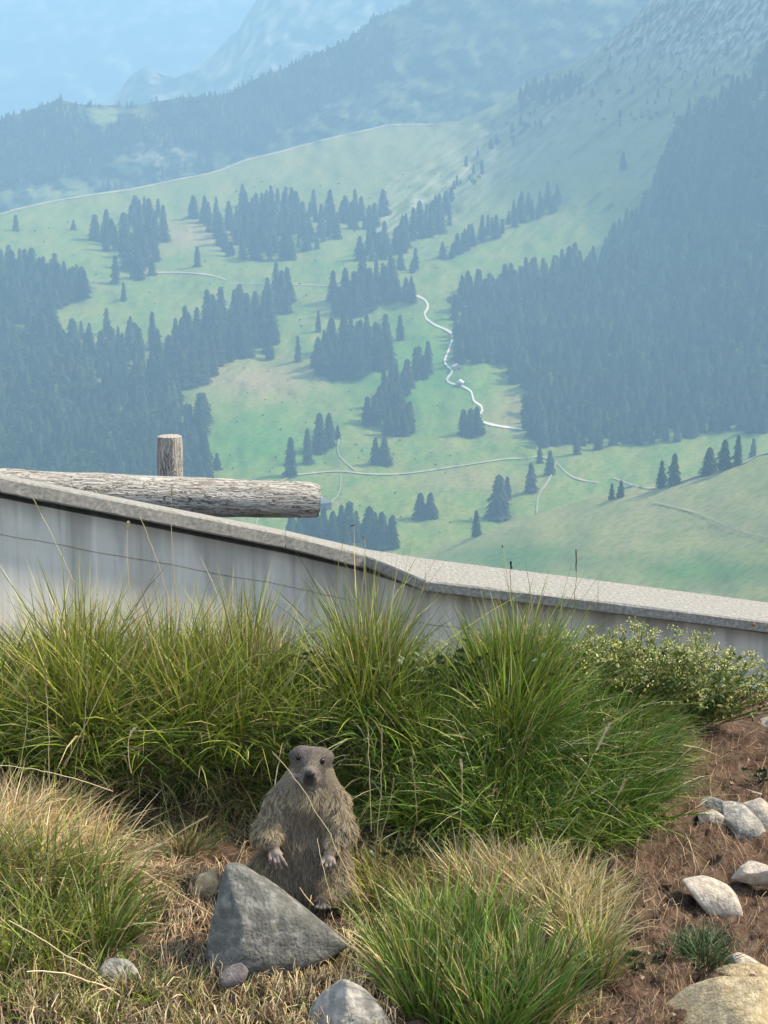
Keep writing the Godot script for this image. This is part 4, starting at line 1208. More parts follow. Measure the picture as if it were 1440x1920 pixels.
func build_grass():
	var cam := Vector3(0, 0, 1)
	# bank, left: tall green sward that bends toward the viewer
	var b := Buf.new()
	patch(b, [[-120, 1290], [700, 1290], [700, 1380], [560, 1410], [480, 1440], [-120, 1450]], 310, 44, 0.07, 0.38, 0.0062, Vector3(0.02, 0, 0.12), 0.8, 0.66, 0.06, 0.22)
	patch(b, [[-120, 1290], [700, 1290], [700, 1400], [-120, 1420]], 130, 30, 0.03, 0.5, 0.0062, Vector3(0.0, 0.2, 0.04), 0.6, 0.46, 0.08, 0.35, [Color(0.17, 0.215, 0.018), Color(0.26, 0.26, 0.034), Color(0.115, 0.17, 0.014)])
	patch(b, [[180, 1430], [480, 1420], [480, 1480], [180, 1480]], 40, 30, 0.05, 0.22, 0.004, Vector3(0.02, -0.2, 0.35), 0.8, 0.8, 0.25, 0.3)
	patch(b, [[440, 1390], [720, 1380], [720, 1540], [640, 1560], [440, 1500]], 120, 34, 0.05, 0.2, 0.004, Vector3(0.02, 0, 0.2), 0.8, 0.7, 0.12, 0.2)
	patch(b, [[-120, 1286], [720, 1286], [720, 1300], [-120, 1304]], 130, 26, 0.05, 0.30, 0.0036, Vector3(0, 0.3, 0.0), 0.45, 0.3, 0.3, 0.65)
	patch(b, [[-900, 1290], [-120, 1290], [-120, 1450], [-900, 1450]], 230, 40, 0.07, 0.36, 0.0062, Vector3(0.02, 0, 0.12), 0.8, 0.66, 0.1, 0.25)
	patch(b, [[640, 1296], [740, 1296], [740, 1340], [640, 1340]], 26, 32, 0.03, 0.46, 0.0056, Vector3(0.0, 0.6, 0.0), 0.6, 0.42, 0.15, 0.5)
	patch(b, [[120, 1296], [500, 1296], [500, 1320], [120, 1320]], 34, 26, 0.03, 0.42, 0.0052, Vector3(0.0, 0.6, 0.0), 0.45, 0.3, 0.2, 0.5)
	stuff(b, "grass_bank", M.grass, "tall green grass covering the left half of the bank")
	# bank, right: dense mound of fine dark grass hanging down to the right
	b = Buf.new()
	patch(b, [[690, 1290], [1060, 1290], [1180, 1360], [1220, 1430], [1190, 1540], [1110, 1600], [960, 1590], [830, 1560], [690, 1520]], 370, 48, 0.07, 0.33, 0.0056, Vector3(0.06, 0, 0.14), 0.75, 0.68, 0.05, 0.12, [Color(0.054, 0.12, 0.008), Color(0.09, 0.16, 0.012), Color(0.165, 0.205, 0.02), Color(0.024, 0.06, 0.008)])
	patch(b, [[700, 1290], [1050, 1290], [1100, 1380], [760, 1420]], 80, 34, 0.03, 0.42, 0.006, Vector3(0.05, 0.2, 0.04), 0.6, 0.46, 0.06, 0.2, [Color(0.13, 0.195, 0.016), Color(0.21, 0.24, 0.028), Color(0.095, 0.155, 0.012)])
	patch(b, [[1130, 1340], [1240, 1360], [1250, 1420], [1190, 1520], [1110, 1540]], 130, 26, 0.04, 0.24, 0.003, Vector3(0.55, -0.1, 0.25), 0.3, 0.5, 0.12, 0.2)
	patch(b, [[700, 1286], [1050, 1286], [1050, 1300], [700, 1302]], 80, 22, 0.05, 0.27, 0.0036, Vector3(0, 0.3, 0), 0.35, 0.3, 0.2, 0.5)
	patch(b, [[1560, 1320], [2400, 1320], [2500, 1440], [1620, 1400]], 120, 34, 0.07, 0.3, 0.0056, Vector3(0.02, 0, 0.12), 0.8, 0.66, 0.15, 0.25)
	patch(b, [[900, 1296], [1040, 1296], [1040, 1340], [900, 1340]], 30, 32, 0.03, 0.4, 0.0056, Vector3(0.0, 0.5, 0.02), 0.65, 0.42, 0.1, 0.4)
	stuff(b, "grass_mound", M.grass, "dense dark green grass mound on the right half of the bank")
	# fine dry stems along the top of the bank
	b = Buf.new()
	patch(b, [[-120, 1286], [860, 1286], [860, 1330], [-120, 1330]], 330, 5, 0.05, 0.40, 0.0021, Vector3(0, 0.5, 0), 0.5, 0.26, 1.0, 0.0, GREEN, [Color(0.36, 0.25, 0.13), Color(0.5, 0.4, 0.22), Color(0.28, 0.15, 0.09), Color(0.33, 0.28, 0.1)])
	patch(b, [[860, 1290], [1250, 1290], [1250, 1330], [860, 1330]], 60, 3, 0.05, 0.36, 0.0018, Vector3(0, 0.5, 0), 0.4, 0.22, 1.0, 0.0)
	stuff(b, "dry_grass_stems", M.dry, "fine dry stems rising along the top of the bank")
	# bleached blades scattered through the green
	b = Buf.new()
	patch(b, [[-100, 1300], [1150, 1300], [1200, 1400], [1100, 1540], [700, 1500], [560, 1420], [-100, 1450]], 620, 3, 0.06, 0.28, 0.0044, Vector3(0.03, 0, 0.3), 0.9, 0.75, 1.0, 0.0, GREEN, [Color(0.5, 0.46, 0.26), Color(0.42, 0.4, 0.2), Color(0.58, 0.5, 0.33)])
	stuff(b, "bleached_grass", M.dry, "pale bleached blades scattered among the green grass")
	# dead grass hanging in the hollow under the bank
	b = Buf.new()
	patch(b, [[-60, 1430], [480, 1440], [500, 1500], [470, 1560], [240, 1570], [-60, 1500]], 170, 16, 0.05, 0.19, 0.003, Vector3(0.02, -0.55, 0.5), 0.6, 0.7, 0.75, 0.5)
	patch(b, [[640, 1480], [860, 1500], [1080, 1560], [1060, 1620], [860, 1600], [660, 1580]], 110, 14, 0.05, 0.17, 0.003, Vector3(0.02, -0.4, 0.4), 0.6, 0.6, 0.6, 0.4)
	stuff(b, "hanging_dead_grass", M.dry, "dead brown grass hanging in the hollow under the bank")
	# dry fluffy straw at the left
	b = Buf.new()
	patch(b, [[-120, 1520], [60, 1510], [190, 1530], [220, 1600], [180, 1660], [-120, 1680]], 190, 30, 0.05, 0.21, 0.0036, Vector3(0.03, 0, 0.12), 0.85, 0.55, 0.88, 0.5, GREEN, [Color(0.64, 0.5, 0.27), Color(0.54, 0.36, 0.2), Color(0.7, 0.59, 0.36), Color(0.4, 0.29, 0.15)])
	patch(b, [[180, 1575], [330, 1560], [350, 1600], [300, 1680], [210, 1690]], 120, 22, 0.04, 0.085, 0.0022, Vector3(0.05, -0.2, 0.3), 1.0, 1.0, 0.9, 0.3, GREEN, [Color(0.52, 0.4, 0.24), Color(0.6, 0.48, 0.28), Color(0.34, 0.24, 0.15), Color(0.42, 0.31, 0.16)])
	patch(b, [[-900, 1540], [-120, 1520], [-120, 1900], [-900, 1900]], 150, 22, 0.05, 0.2, 0.004, Vector3(0.03, 0, 0.12), 0.85, 0.55, 0.6, 0.5)
	stuff(b, "straw_grass", M.dry, "pale straw coloured grass heaped at the left edge")
	# green grass low at the left
	b = Buf.new()
	patch(b, [[-120, 1640], [60, 1630], [230, 1670], [260, 1750], [190, 1800], [-120, 1830]], 150, 30, 0.045, 0.27, 0.005, Vector3(0.05, 0.1, 0.08), 0.75, 0.5, 0.2, 0.45)
	patch(b, [[-100, 1800], [180, 1790], [300, 1850], [240, 1930], [-100, 1930]], 46, 22, 0.04, 0.16, 0.0042, Vector3(0.05, 0.0, 0.1), 0.8, 0.6, 0.3, 0.5)
	patch(b, [[200, 1790], [320, 1790], [320, 1850], [230, 1870]], 26, 22, 0.035, 0.1, 0.003, Vector3(0, 0, 0.05), 0.8, 0.5, 0.35, 0.4, [Color(0.045, 0.075, 0.016), Color(0.06, 0.085, 0.02)])
	stuff(b, "green_grass", M.grass, "green grass with dry tips in the lower left corner")
	# mat of dead grass along the bottom
	b = Buf.new()
	strands(b, [[-100, 1840], [300, 1850], [420, 1840], [600, 1830], [740, 1860], [740, 2000], [-100, 2000]], 2100, 0.07, 0.0026, Vector2(1, 0.2), 1.4, [Color(0.34, 0.26, 0.16), Color(0.44, 0.36, 0.23), Color(0.2, 0.14, 0.085), Color(0.12, 0.08, 0.05), Color(0.28, 0.21, 0.1)], 0.02)
	patch(b, [[-100, 1850], [580, 1870], [620, 1990], [-100, 1990]], 120, 12, 0.06, 0.08, 0.0024, Vector3(0.1, -0.3, 0.2), 1.2, 0.9, 0.9, 0.3)
	stuff(b, "dead_grass_mat", M.dry, "tangled mat of dead grass along the bottom")
	b = Buf.new()
	patch(b, [[60, 1820], [420, 1840], [560, 1870], [560, 1960], [60, 1960]], 30, 16, 0.03, 0.09, 0.003, Vector3(0.05, 0.0, 0.1), 0.9, 0.6, 0.3, 0.4)
	patch(b, [[250, 1850], [600, 1850], [600, 1960], [250, 1960]], 30, 18, 0.03, 0.1, 0.0034, Vector3(0.05, 0.0, 0.1), 0.9, 0.6, 0.3, 0.4)
	patch(b, [[380, 1836], [470, 1862], [600, 1822], [650, 1800], [660, 1815], [600, 1840], [470, 1880], [380, 1856]], 34, 14, 0.03, 0.08, 0.0026, Vector3(0.0, 0.1, 0.05), 0.9, 0.6, 0.6, 0.5)
	patch(b, [[640, 1700], [720, 1690], [740, 1800], [660, 1830]], 24, 14, 0.03, 0.1, 0.0028, Vector3(0.0, 0.1, 0.1), 0.8, 0.6, 0.4, 0.4)
	stuff(b, "short_grass", M.grass, "short green grass sprouting through the dead mat")
	# rootlets and fibres trailing down the bare soil
	b = Buf.new()
	strands(b, [[1110, 1560], [1200, 1440], [1280, 1350], [1480, 1350], [1480, 1900], [1000, 1990], [1020, 1880], [1150, 1720]], 1900, 0.07, 0.0015, Vector2(0.62, 1.0), 0.42, [Color(0.17, 0.105, 0.068), Color(0.22, 0.145, 0.09), Color(0.1, 0.062, 0.042), Color(0.28, 0.2, 0.125), Color(0.14, 0.085, 0.055)], 0.008)
	strands(b, [[1150, 1480], [1240, 1420], [1380, 1500], [1330, 1640], [1240, 1740], [1120, 1640]], 90, 0.13, 0.0017, Vector2(0.72, 1.0), 0.3, [Color(0.36, 0.28, 0.17), Color(0.28, 0.2, 0.12), Color(0.42, 0.34, 0.22)], 0.012)
	strands(b, [[1480, 1350], [2300, 1360], [2300, 2000], [1480, 1990]], 2600, 0.08, 0.0017, Vector2(0.62, 1.0), 0.5, [Color(0.17, 0.105, 0.068), Color(0.22, 0.145, 0.09), Color(0.1, 0.062, 0.042), Color(0.28, 0.2, 0.125)], 0.008)
	strands(b, [[280, 1620], [420, 1600], [410, 1820], [300, 1800]], 900, 0.07, 0.0022, Vector2(0.3, 1.0), 0.9, [Color(0.3, 0.21, 0.13), Color(0.42, 0.33, 0.2), Color(0.16, 0.1, 0.065)], 0.016)
	strands(b, [[620, 1740], [760, 1700], [760, 1860], [640, 1860], [480, 1850]], 900, 0.06, 0.0022, Vector2(0.5, 1.0), 1.0, [Color(0.36, 0.28, 0.16), Color(0.44, 0.36, 0.22), Color(0.2, 0.14, 0.08)], 0.016)
	strands(b, [[460, 1560], [700, 1580], [760, 1640], [700, 1720], [620, 1720], [440, 1620]], 700, 0.06, 0.0022, Vector2(0.3, 1.0), 1.0, [Color(0.24, 0.17, 0.1), Color(0.34, 0.26, 0.15), Color(0.12, 0.08, 0.05)], 0.016)
	stuff(b, "rootlets", M.dry, "brown rootlets and dead fibres trailing over the bare soil", "roots")
	# straw behind the front tuft
	b = Buf.new()
	patch(b, [[830, 1640], [960, 1620], [1100, 1660], [1160, 1720], [1120, 1800], [1060, 1760], [900, 1700]], 170, 26, 0.045, 0.2, 0.0034, Vector3(0.03, 0.1, 0.08), 0.8, 0.5, 0.8, 0.5, GREEN, [Color(0.55, 0.46, 0.25), Color(0.44, 0.33, 0.17), Color(0.58, 0.5, 0.3), Color(0.36, 0.26, 0.13)])
	patch(b, [[660, 1640], [760, 1620], [860, 1650], [820, 1700], [700, 1720], [660, 1700]], 90, 22, 0.04, 0.17, 0.003, Vector3(0, 0.1, 0.08), 0.7, 0.5, 0.5, 0.5)
	patch(b, [[1020, 1780], [1120, 1780], [1140, 1880], [1060, 1980], [1000, 1960]], 50, 18, 0.04, 0.1, 0.0024, Vector3(0.1, 0, 0.1), 1.0, 0.8, 0.75, 0.5)
	stuff(b, "pale_straw", M.dry, "pale dry grass around the back of the bright green tuft")
	tuft("green_tuft", "bright green upright grass tuft in front, right of the marmot", [[760, 1810], [790, 1840], [850, 1860], [900, 1880], [960, 1880], [1000, 1850], [880, 1800], [820, 1790], [940, 1820], [770, 1850], [800, 1800], [1010, 1900], [860, 1920], [920, 1940], [970, 1930], [800, 1900], [830, 1760], [900, 1770]], 150, 0.065, 0.275, 0.006, Vector3(0.0, 0.2, 0.03), 0.6, 0.42, 0.2, 0.4, [Color(0.075, 0.155, 0.014), Color(0.11, 0.185, 0.018), Color(0.05, 0.11, 0.012), Color(0.17, 0.205, 0.03)])
	tuft("brown_green_tuft", "narrow brownish green tuft at the right side of the bright tuft", [[1090, 1800], [1120, 1830], [1080, 1850]], 130, 0.04, 0.2, 0.004, Vector3(0.06, 0.1, 0.0), 0.5, 0.5, 0.6, 0.6)
	tuft("dark_green_tuft", "small dark green cushion of grass below the white stone", [[1300, 1790], [1330, 1800], [1350, 1780], [1290, 1770], [1320, 1770], [1280, 1795]], 170, 0.045, 0.1, 0.003, Vector3(0.02, 0.1, 0.12), 1.0, 0.7, 0.06, 0.1, [Color(0.025, 0.06, 0.014), Color(0.04, 0.08, 0.016), Color(0.03, 0.07, 0.03)])
	tuft("wispy_tuft", "small wispy green and straw tuft left of the marmot", [[350, 1590], [370, 1600], [340, 1605]], 70, 0.04, 0.14, 0.0032, Vector3(0.12, 0.1, 0.1), 0.8, 0.5, 0.8, 0.5, [Color(0.05, 0.085, 0.016), Color(0.08, 0.1, 0.02)])

func build_plants():
	flowering_plant(985, 1300, 0.26, 0.27, 80, "leftmost yellow green flowering plant, mixed with tall grass", 0.9)
	flowering_plant(1095, 1318, 0.28, 0.29, 150, "yellow green flowering plant in the middle below the coping", 0.8)
	flowering_plant(1195, 1335, 0.26, 0.34, 170, "tallest yellow green flowering plant, second from the right", 0.75)
	flowering_plant(1300, 1350, 0.26, 0.33, 240, "rightmost bushy yellow green plant in front of the bare wall", 0.7)
	flowering_plant(860, 1300, 0.3, 0.22, 60, "low yellow green plant left of the flowering ones", 0.6)
	var dark := [Color(0.02, 0.055, 0.018), Color(0.03, 0.07, 0.025), Color(0.04, 0.085, 0.03)]
	herb(350, 1492, 0.07, 0.1, 46, 0.03, "dark green leafy herb in the hollow left of the marmot", dark)
	herb(625, 1400, 0.12, 0.12, 110, 0.024, "dark small leaved herb right behind the marmot's head", dark)
	herb(590, 1320, 0.16, 0.2, 130, 0.026, "small leaved herb in the grass above the marmot", dark + [Color(0.06, 0.1, 0.03)])
	herb(770, 1620, 0.07, 0.08, 50, 0.024, "low dark green herb between marmot and bright tuft", dark)
	herb(850, 1325, 0.14, 0.2, 110, 0.028, "grey green leafy herb in the middle of the right mound", [Color(0.06, 0.1, 0.04), Color(0.09, 0.12, 0.05)])
	herb(1190, 1815, 0.04, 0.06, 16, 0.022, "small green herb on the bare soil left of the dark cushion", [Color(0.05, 0.09, 0.03), Color(0.08, 0.11, 0.045)])
	herb(1430, 1462, 0.05, 0.06, 18, 0.022, "small herb at the right edge above the white slab", [Color(0.04, 0.08, 0.03)])
	for s in [
		[[516, 1416], [604, 1540], [690, 1730], 5.78, 5.72, 0.035, 0.006, "pale stalk with a seed head crossing in front of the marmot"],
		[[1141, 1362], [1085, 1470], [1036, 1566], 6.3, 6.25, 0.09, 0.012, "long slanting stalk with a thick seed head on the right mound"],
		[[1170, 1468], [1140, 1520], [1082, 1600], 6.25, 6.1, 0.09, 0.012, "twisted stalk with brown seed head low on the right mound"],
		[[865, 1434], [866, 1500], [860, 1566], 6.2, 6.15, 0.03, 0.012, "short stalk with a white bud head right of the middle"],
		[[772, 1430], [778, 1475], [782, 1540], 6.3, 6.2, 0.03, 0.012, "short stalk with a white bud head above the dry grass, left one"],
		[[716, 1370], [714, 1480], [704, 1588], 6.25, 6.1, 0.08, 0.004, "tall thin stalk just right of the marmot"],
		[[738, 1464], [728, 1520], [708, 1590], 6.15, 6.05, 0.05, 0.006, "stalk leaning right beside the marmot's shoulder"],
		[[690, 1362], [692, 1430], [696, 1560], 6.3, 6.2, 0.05, 0.004, "thin stalk behind the marmot's right shoulder"],
		[[84, 1250], [90, 1350], [92, 1480], 6.2, 6.1, 0.12, 0.003, "tall thin stalk in the grass at far left"],
		[[164, 1232], [160, 1340], [150, 1420], 6.4, 6.3, 0.1, 0.003, "tall thin stalk right of the one at far left"],
		[[50, 1298], [48, 1370], [30, 1470], 6.2, 6.1, 0.06, 0.003, "short thin stalk nearest the left edge"],
		[[212, 1250], [180, 1320], [120, 1440], 6.4, 6.2, 0.06, 0.005, "curved leaning stalk in the left grass"],
		[[248, 1372], [240, 1400], [246, 1450], 6.2, 6.2, 0.03, 0.012, "short stalk with drooping pale head in the left grass"],
		[[64, 938], [100, 1010], [142, 1100], 7.2, 7.2, 0.07, 0.004, "long stalk reaching up before the left coping"],
		[[262, 968], [290, 1040], [318, 1130], 7.3, 7.2, 0.0, 0.0, "bare leaning stem before the left part of the wall"],
		[[322, 924], [322, 1000], [330, 1130], 7.3, 7.2, 0.03, 0.01, "upright stalk whose head stands before the log"],
		[[240, 985], [238, 1040], [246, 1140], 7.3, 7.2, 0.04, 0.014, "stalk with forked pale head before the wall"],
		[[942, 1024], [948, 1060], [962, 1160], 7.5, 7.4, 0.05, 0.006, "pale stalk tip rising above the right coping"],
		[[958, 1060], [957, 1078], [962, 1170], 7.5, 7.4, 0.05, 0.01, "dark stalk tip in front of the right coping", 0.9],
		[[1080, 1034], [1079, 1100], [1070, 1180], 7.5, 7.4, 0.1, 0.003, "thin dark upright stalk crossing the right coping", 0.6],
		[[680, 1006], [684, 1050], [672, 1160], 7.4, 7.3, 0.05, 0.006, "pale stalk before the kink of the coping"],
		[[662, 985], [640, 1030], [628, 1150], 7.4, 7.3, 0.04, 0.006, "brownish stalk bending right before the coping kink", 0.4],
		[[1396, 1296], [1386, 1330], [1370, 1360], 7.7, 7.6, 0.02, 0.01, "small stalk before the bare wall at the right edge"],
		[[16, 1726], [140, 1800], [262, 1888], 5.35, 5.15, 0.0, 0.0, "thick dry stem lying slanted at lower left, upper of two"],
		[[50, 1822], [170, 1840], [290, 1912], 5.25, 5.02, 0.0, 0.0, "thick dry stem lying slanted at lower left, lower of two"],
		[[-20, 1436], [80, 1446], [212, 1484], 6.15, 6.1, 0.05, 0.006, "long dry stalk lying across the top of the straw"],
		[[168, 1660], [250, 1612], [390, 1530], 5.95, 6.0, 0.0, 0.0, "straight dry stem slanting up toward the hollow"],
		[[265, 1632], [330, 1672], [402, 1718], 5.75, 5.7, 0.0, 0.0, "dry stem lying down against the big rock"],
		[[562, 1664], [574, 1682], [588, 1698], 5.8, 5.78, 0.0, 0.0, "short dry twig left of the marmot's foot"],
		[[652, 1668], [642, 1680], [630, 1692], 5.82, 5.8, 0.0, 0.0, "short dry twig right of the marmot's foot"],
		[[462, 1578], [450, 1600], [440, 1624], 5.86, 5.84, 0.0, 0.0, "short straw leaning on the tip of the big rock"],
		[[595, 1572], [602, 1610], [622, 1690], 5.8, 5.84, 0.0, 0.0, "thin straw hanging before the marmot's belly"]]:
		var thick := 0.0013
		if s[7].begins_with("thick"): thick = 0.0026
		elif s[7].contains("dry stem") or s[7].contains("twig"): thick = 0.0022
		stalk(s[0], s[1], s[2], s[4] if s[3] is Array else s[3], s[4], s[5], s[6], s[7], s[8] if s.size() > 8 else 0.0, thick)

# ---------- the marmot ----------
const PXM := 6.0 / 3583.0     # metres for a pixel at the marmot
var bones := []               # [from, to, radius, radius]

func bone(a: Vector3, b: Vector3, ra: float, rb: float):
	bones.append([a, b, ra * PXM, rb * PXM])

func nets(v: PackedVector3Array, idx: PackedInt32Array, lo: Vector3, hi: Vector3, h: float, k: float):
	# surface nets over the smooth union of tapered capsules
	var n := Vector3i(((hi - lo) / h).ceil()) + Vector3i.ONE
	var val := PackedFloat32Array()
	val.resize(n.x * n.y * n.z)
	val.fill(1.0)
	var blk := 6
	for bz in range(0, n.z, blk):
		for by in range(0, n.y, blk):
			for bx in range(0, n.x, blk):
				var mid := lo + Vector3(bx + blk * 0.5, by + blk * 0.5, bz + blk * 0.5) * h
				var reach := blk * h * 0.87 + k
				var near := []
				var best := 1e9
				for b in bones:
					var d := cap(mid, b)
					best = minf(best, d)
					if d < reach * 2.0 + k: near.append(b)
				if best > reach * 1.3: continue
				if best < -reach * 2.2 :
					for z in range(bz, mini(bz + blk, n.z)):
						for y in range(by, mini(by + blk, n.y)):
							for x in range(bx, mini(bx + blk, n.x)): val[(z * n.y + y) * n.x + x] = -1.0
					continue
				for z in range(bz, mini(bz + blk, n.z)):
					for y in range(by, mini(by + blk, n.y)):
						for x in range(bx, mini(bx + blk, n.x)):
							var p := lo + Vector3(x, y, z) * h
							var d := 1.0
							for b in near:
								var e := cap(p, b)
								var t := maxf(k - absf(d - e), 0.0) / k
								d = minf(d, e) - t * t * k * 0.25
							val[(z * n.y + y) * n.x + x] = d
	var at := {}
	var sx := 1; var sy := n.x; var sz := n.x * n.y
	for z in n.z - 1:
		for y in n.y - 1:
			for x in n.x - 1:
				var i := (z * n.y + y) * n.x + x
				var neg := 0
				for o in [0, sx, sy, sx + sy, sz, sx + sz, sy + sz, sx + sy + sz]:
					if val[i + o] < 0: neg += 1
				if neg == 0 or neg == 8: continue
				var sum := Vector3.ZERO
				var cnt := 0
				for e in [[0, 0, 0, 0], [0, 1, 0, 0], [0, 0, 1, 0], [0, 1, 1, 0], [1, 0, 0, 0], [1, 1, 0, 0], [1, 0, 1, 0], [1, 1, 1, 0], [2, 0, 0, 0], [2, 1, 0, 0], [2, 0, 1, 0], [2, 1, 1, 0]]:
					var a := Vector3(0, e[1], e[2]) if e[0] == 0 else Vector3(e[1], 0, e[2]) if e[0] == 1 else Vector3(e[1], e[2], 0)
					var st: int = sx if e[0] == 0 else sy if e[0] == 1 else sz
					var ia := i + int(a.x) * sx + int(a.y) * sy + int(a.z) * sz
					var va := val[ia]; var vb := val[ia + st]
					if (va < 0) == (vb < 0): continue
					var t := va / (va - vb)
					if e[0] == 0: a.x += t
					elif e[0] == 1: a.y += t
					else: a.z += t
					sum += a
					cnt += 1
				at[i] = v.size()
				v.append(lo + (Vector3(x, y, z) + sum / cnt) * h)
	for i in at:
		for ax in 3:
			var st: int = [sx, sy, sz][ax]
			var u: int = [sy, sz, sx][ax]; var w: int = [sz, sx, sy][ax]
			if (val[i] < 0) == (val[i + st] < 0): continue
			if not (at.has(i - u) and at.has(i - w) and at.has(i - u - w)): continue
			var a: int = at[i]; var b: int = at[i - u]; var c: int = at[i - u - w]; var d: int = at[i - w]
			if val[i] < 0: idx.append_array([a, c, b, a, d, c])
			else: idx.append_array([a, b, c, a, c, d])

func cap(p: Vector3, b: Array) -> float:
	var ab: Vector3 = b[1] - b[0]
	var t := clampf((p - b[0]).dot(ab) / maxf(ab.length_squared(), 1e-9), 0, 1)
	return p.distance_to(b[0] + ab * t) - lerpf(b[2], b[3], t)

func coat(x: float, y: float, front: float) -> Array:
	# [root colour, tip colour, hair length in metres] by place on the body
	var r := rng.randf()
	var root := Color(0.07, 0.055, 0.042)
	var tip := Color(0.36, 0.285, 0.165) if r < 0.45 else Color(0.52, 0.43, 0.27) if r < 0.75 else Color(0.15, 0.115, 0.08)
	var len_ := 0.024
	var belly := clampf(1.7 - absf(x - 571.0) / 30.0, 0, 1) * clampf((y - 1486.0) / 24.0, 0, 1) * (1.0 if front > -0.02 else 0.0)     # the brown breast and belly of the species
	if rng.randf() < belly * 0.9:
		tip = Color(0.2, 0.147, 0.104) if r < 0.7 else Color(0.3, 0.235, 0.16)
	if y < 1484.0:      # head: short, close hair
		var h := clampf((1486.0 - y) / 22.0, 0, 1)
		len_ = lerpf(0.02, 0.007, h)
		var g := Color(0.125, 0.105, 0.09) if r < 0.6 else Color(0.2, 0.17, 0.145) if r < 0.85 else Color(0.07, 0.058, 0.05)
		if y < 1408.0: g = g * 1.1
		if absf(x - 582.0) > 28.0 and y > 1440.0: g = Color(0.22, 0.18, 0.13) * rng.randf_range(0.7, 1.2)
		if Vector2((x - 581.0) / 21.0, (y - 1453.0) / 18.0).length() < 1.0: g = g.lerp(Color(0.26, 0.228, 0.2), 0.6) * rng.randf_range(0.85, 1.1)
		if Vector2((x - 581.0) / 13.0, (y - 1463.0) / 11.0).length() < 1.0: g = Color(0.06, 0.052, 0.048)
		if Vector2((x - 588.0) / 12.0, (y - 1478.0) / 5.0).length() < 1.0: g = Color(0.42, 0.39, 0.35)
		if Vector2((x - 553.0) / 14.0, (y - 1421.0) / 11.0).length() < 1.0 or Vector2((x - 612.0) / 13.0, (y - 1429.0) / 11.0).length() < 1.0: g = g * 0.75
		tip = tip.lerp(g, h)
		root = root.lerp(g * 0.6, h)
	return [root, tip, len_]

func sight(p: Vector3) -> float:
	var q := p - EYE
	return -q.y * sin(PITCH) - q.z * cos(PITCH)

func pix(p: Vector3) -> Vector2:
	var q := p - EYE
	var d := -q.y * sin(PITCH) - q.z * cos(PITCH)
	var up := q.y * cos(PITCH) - q.z * sin(PITCH)
	return Vector2(720.0 + q.x / d * F, 960.0 - up / d * F)

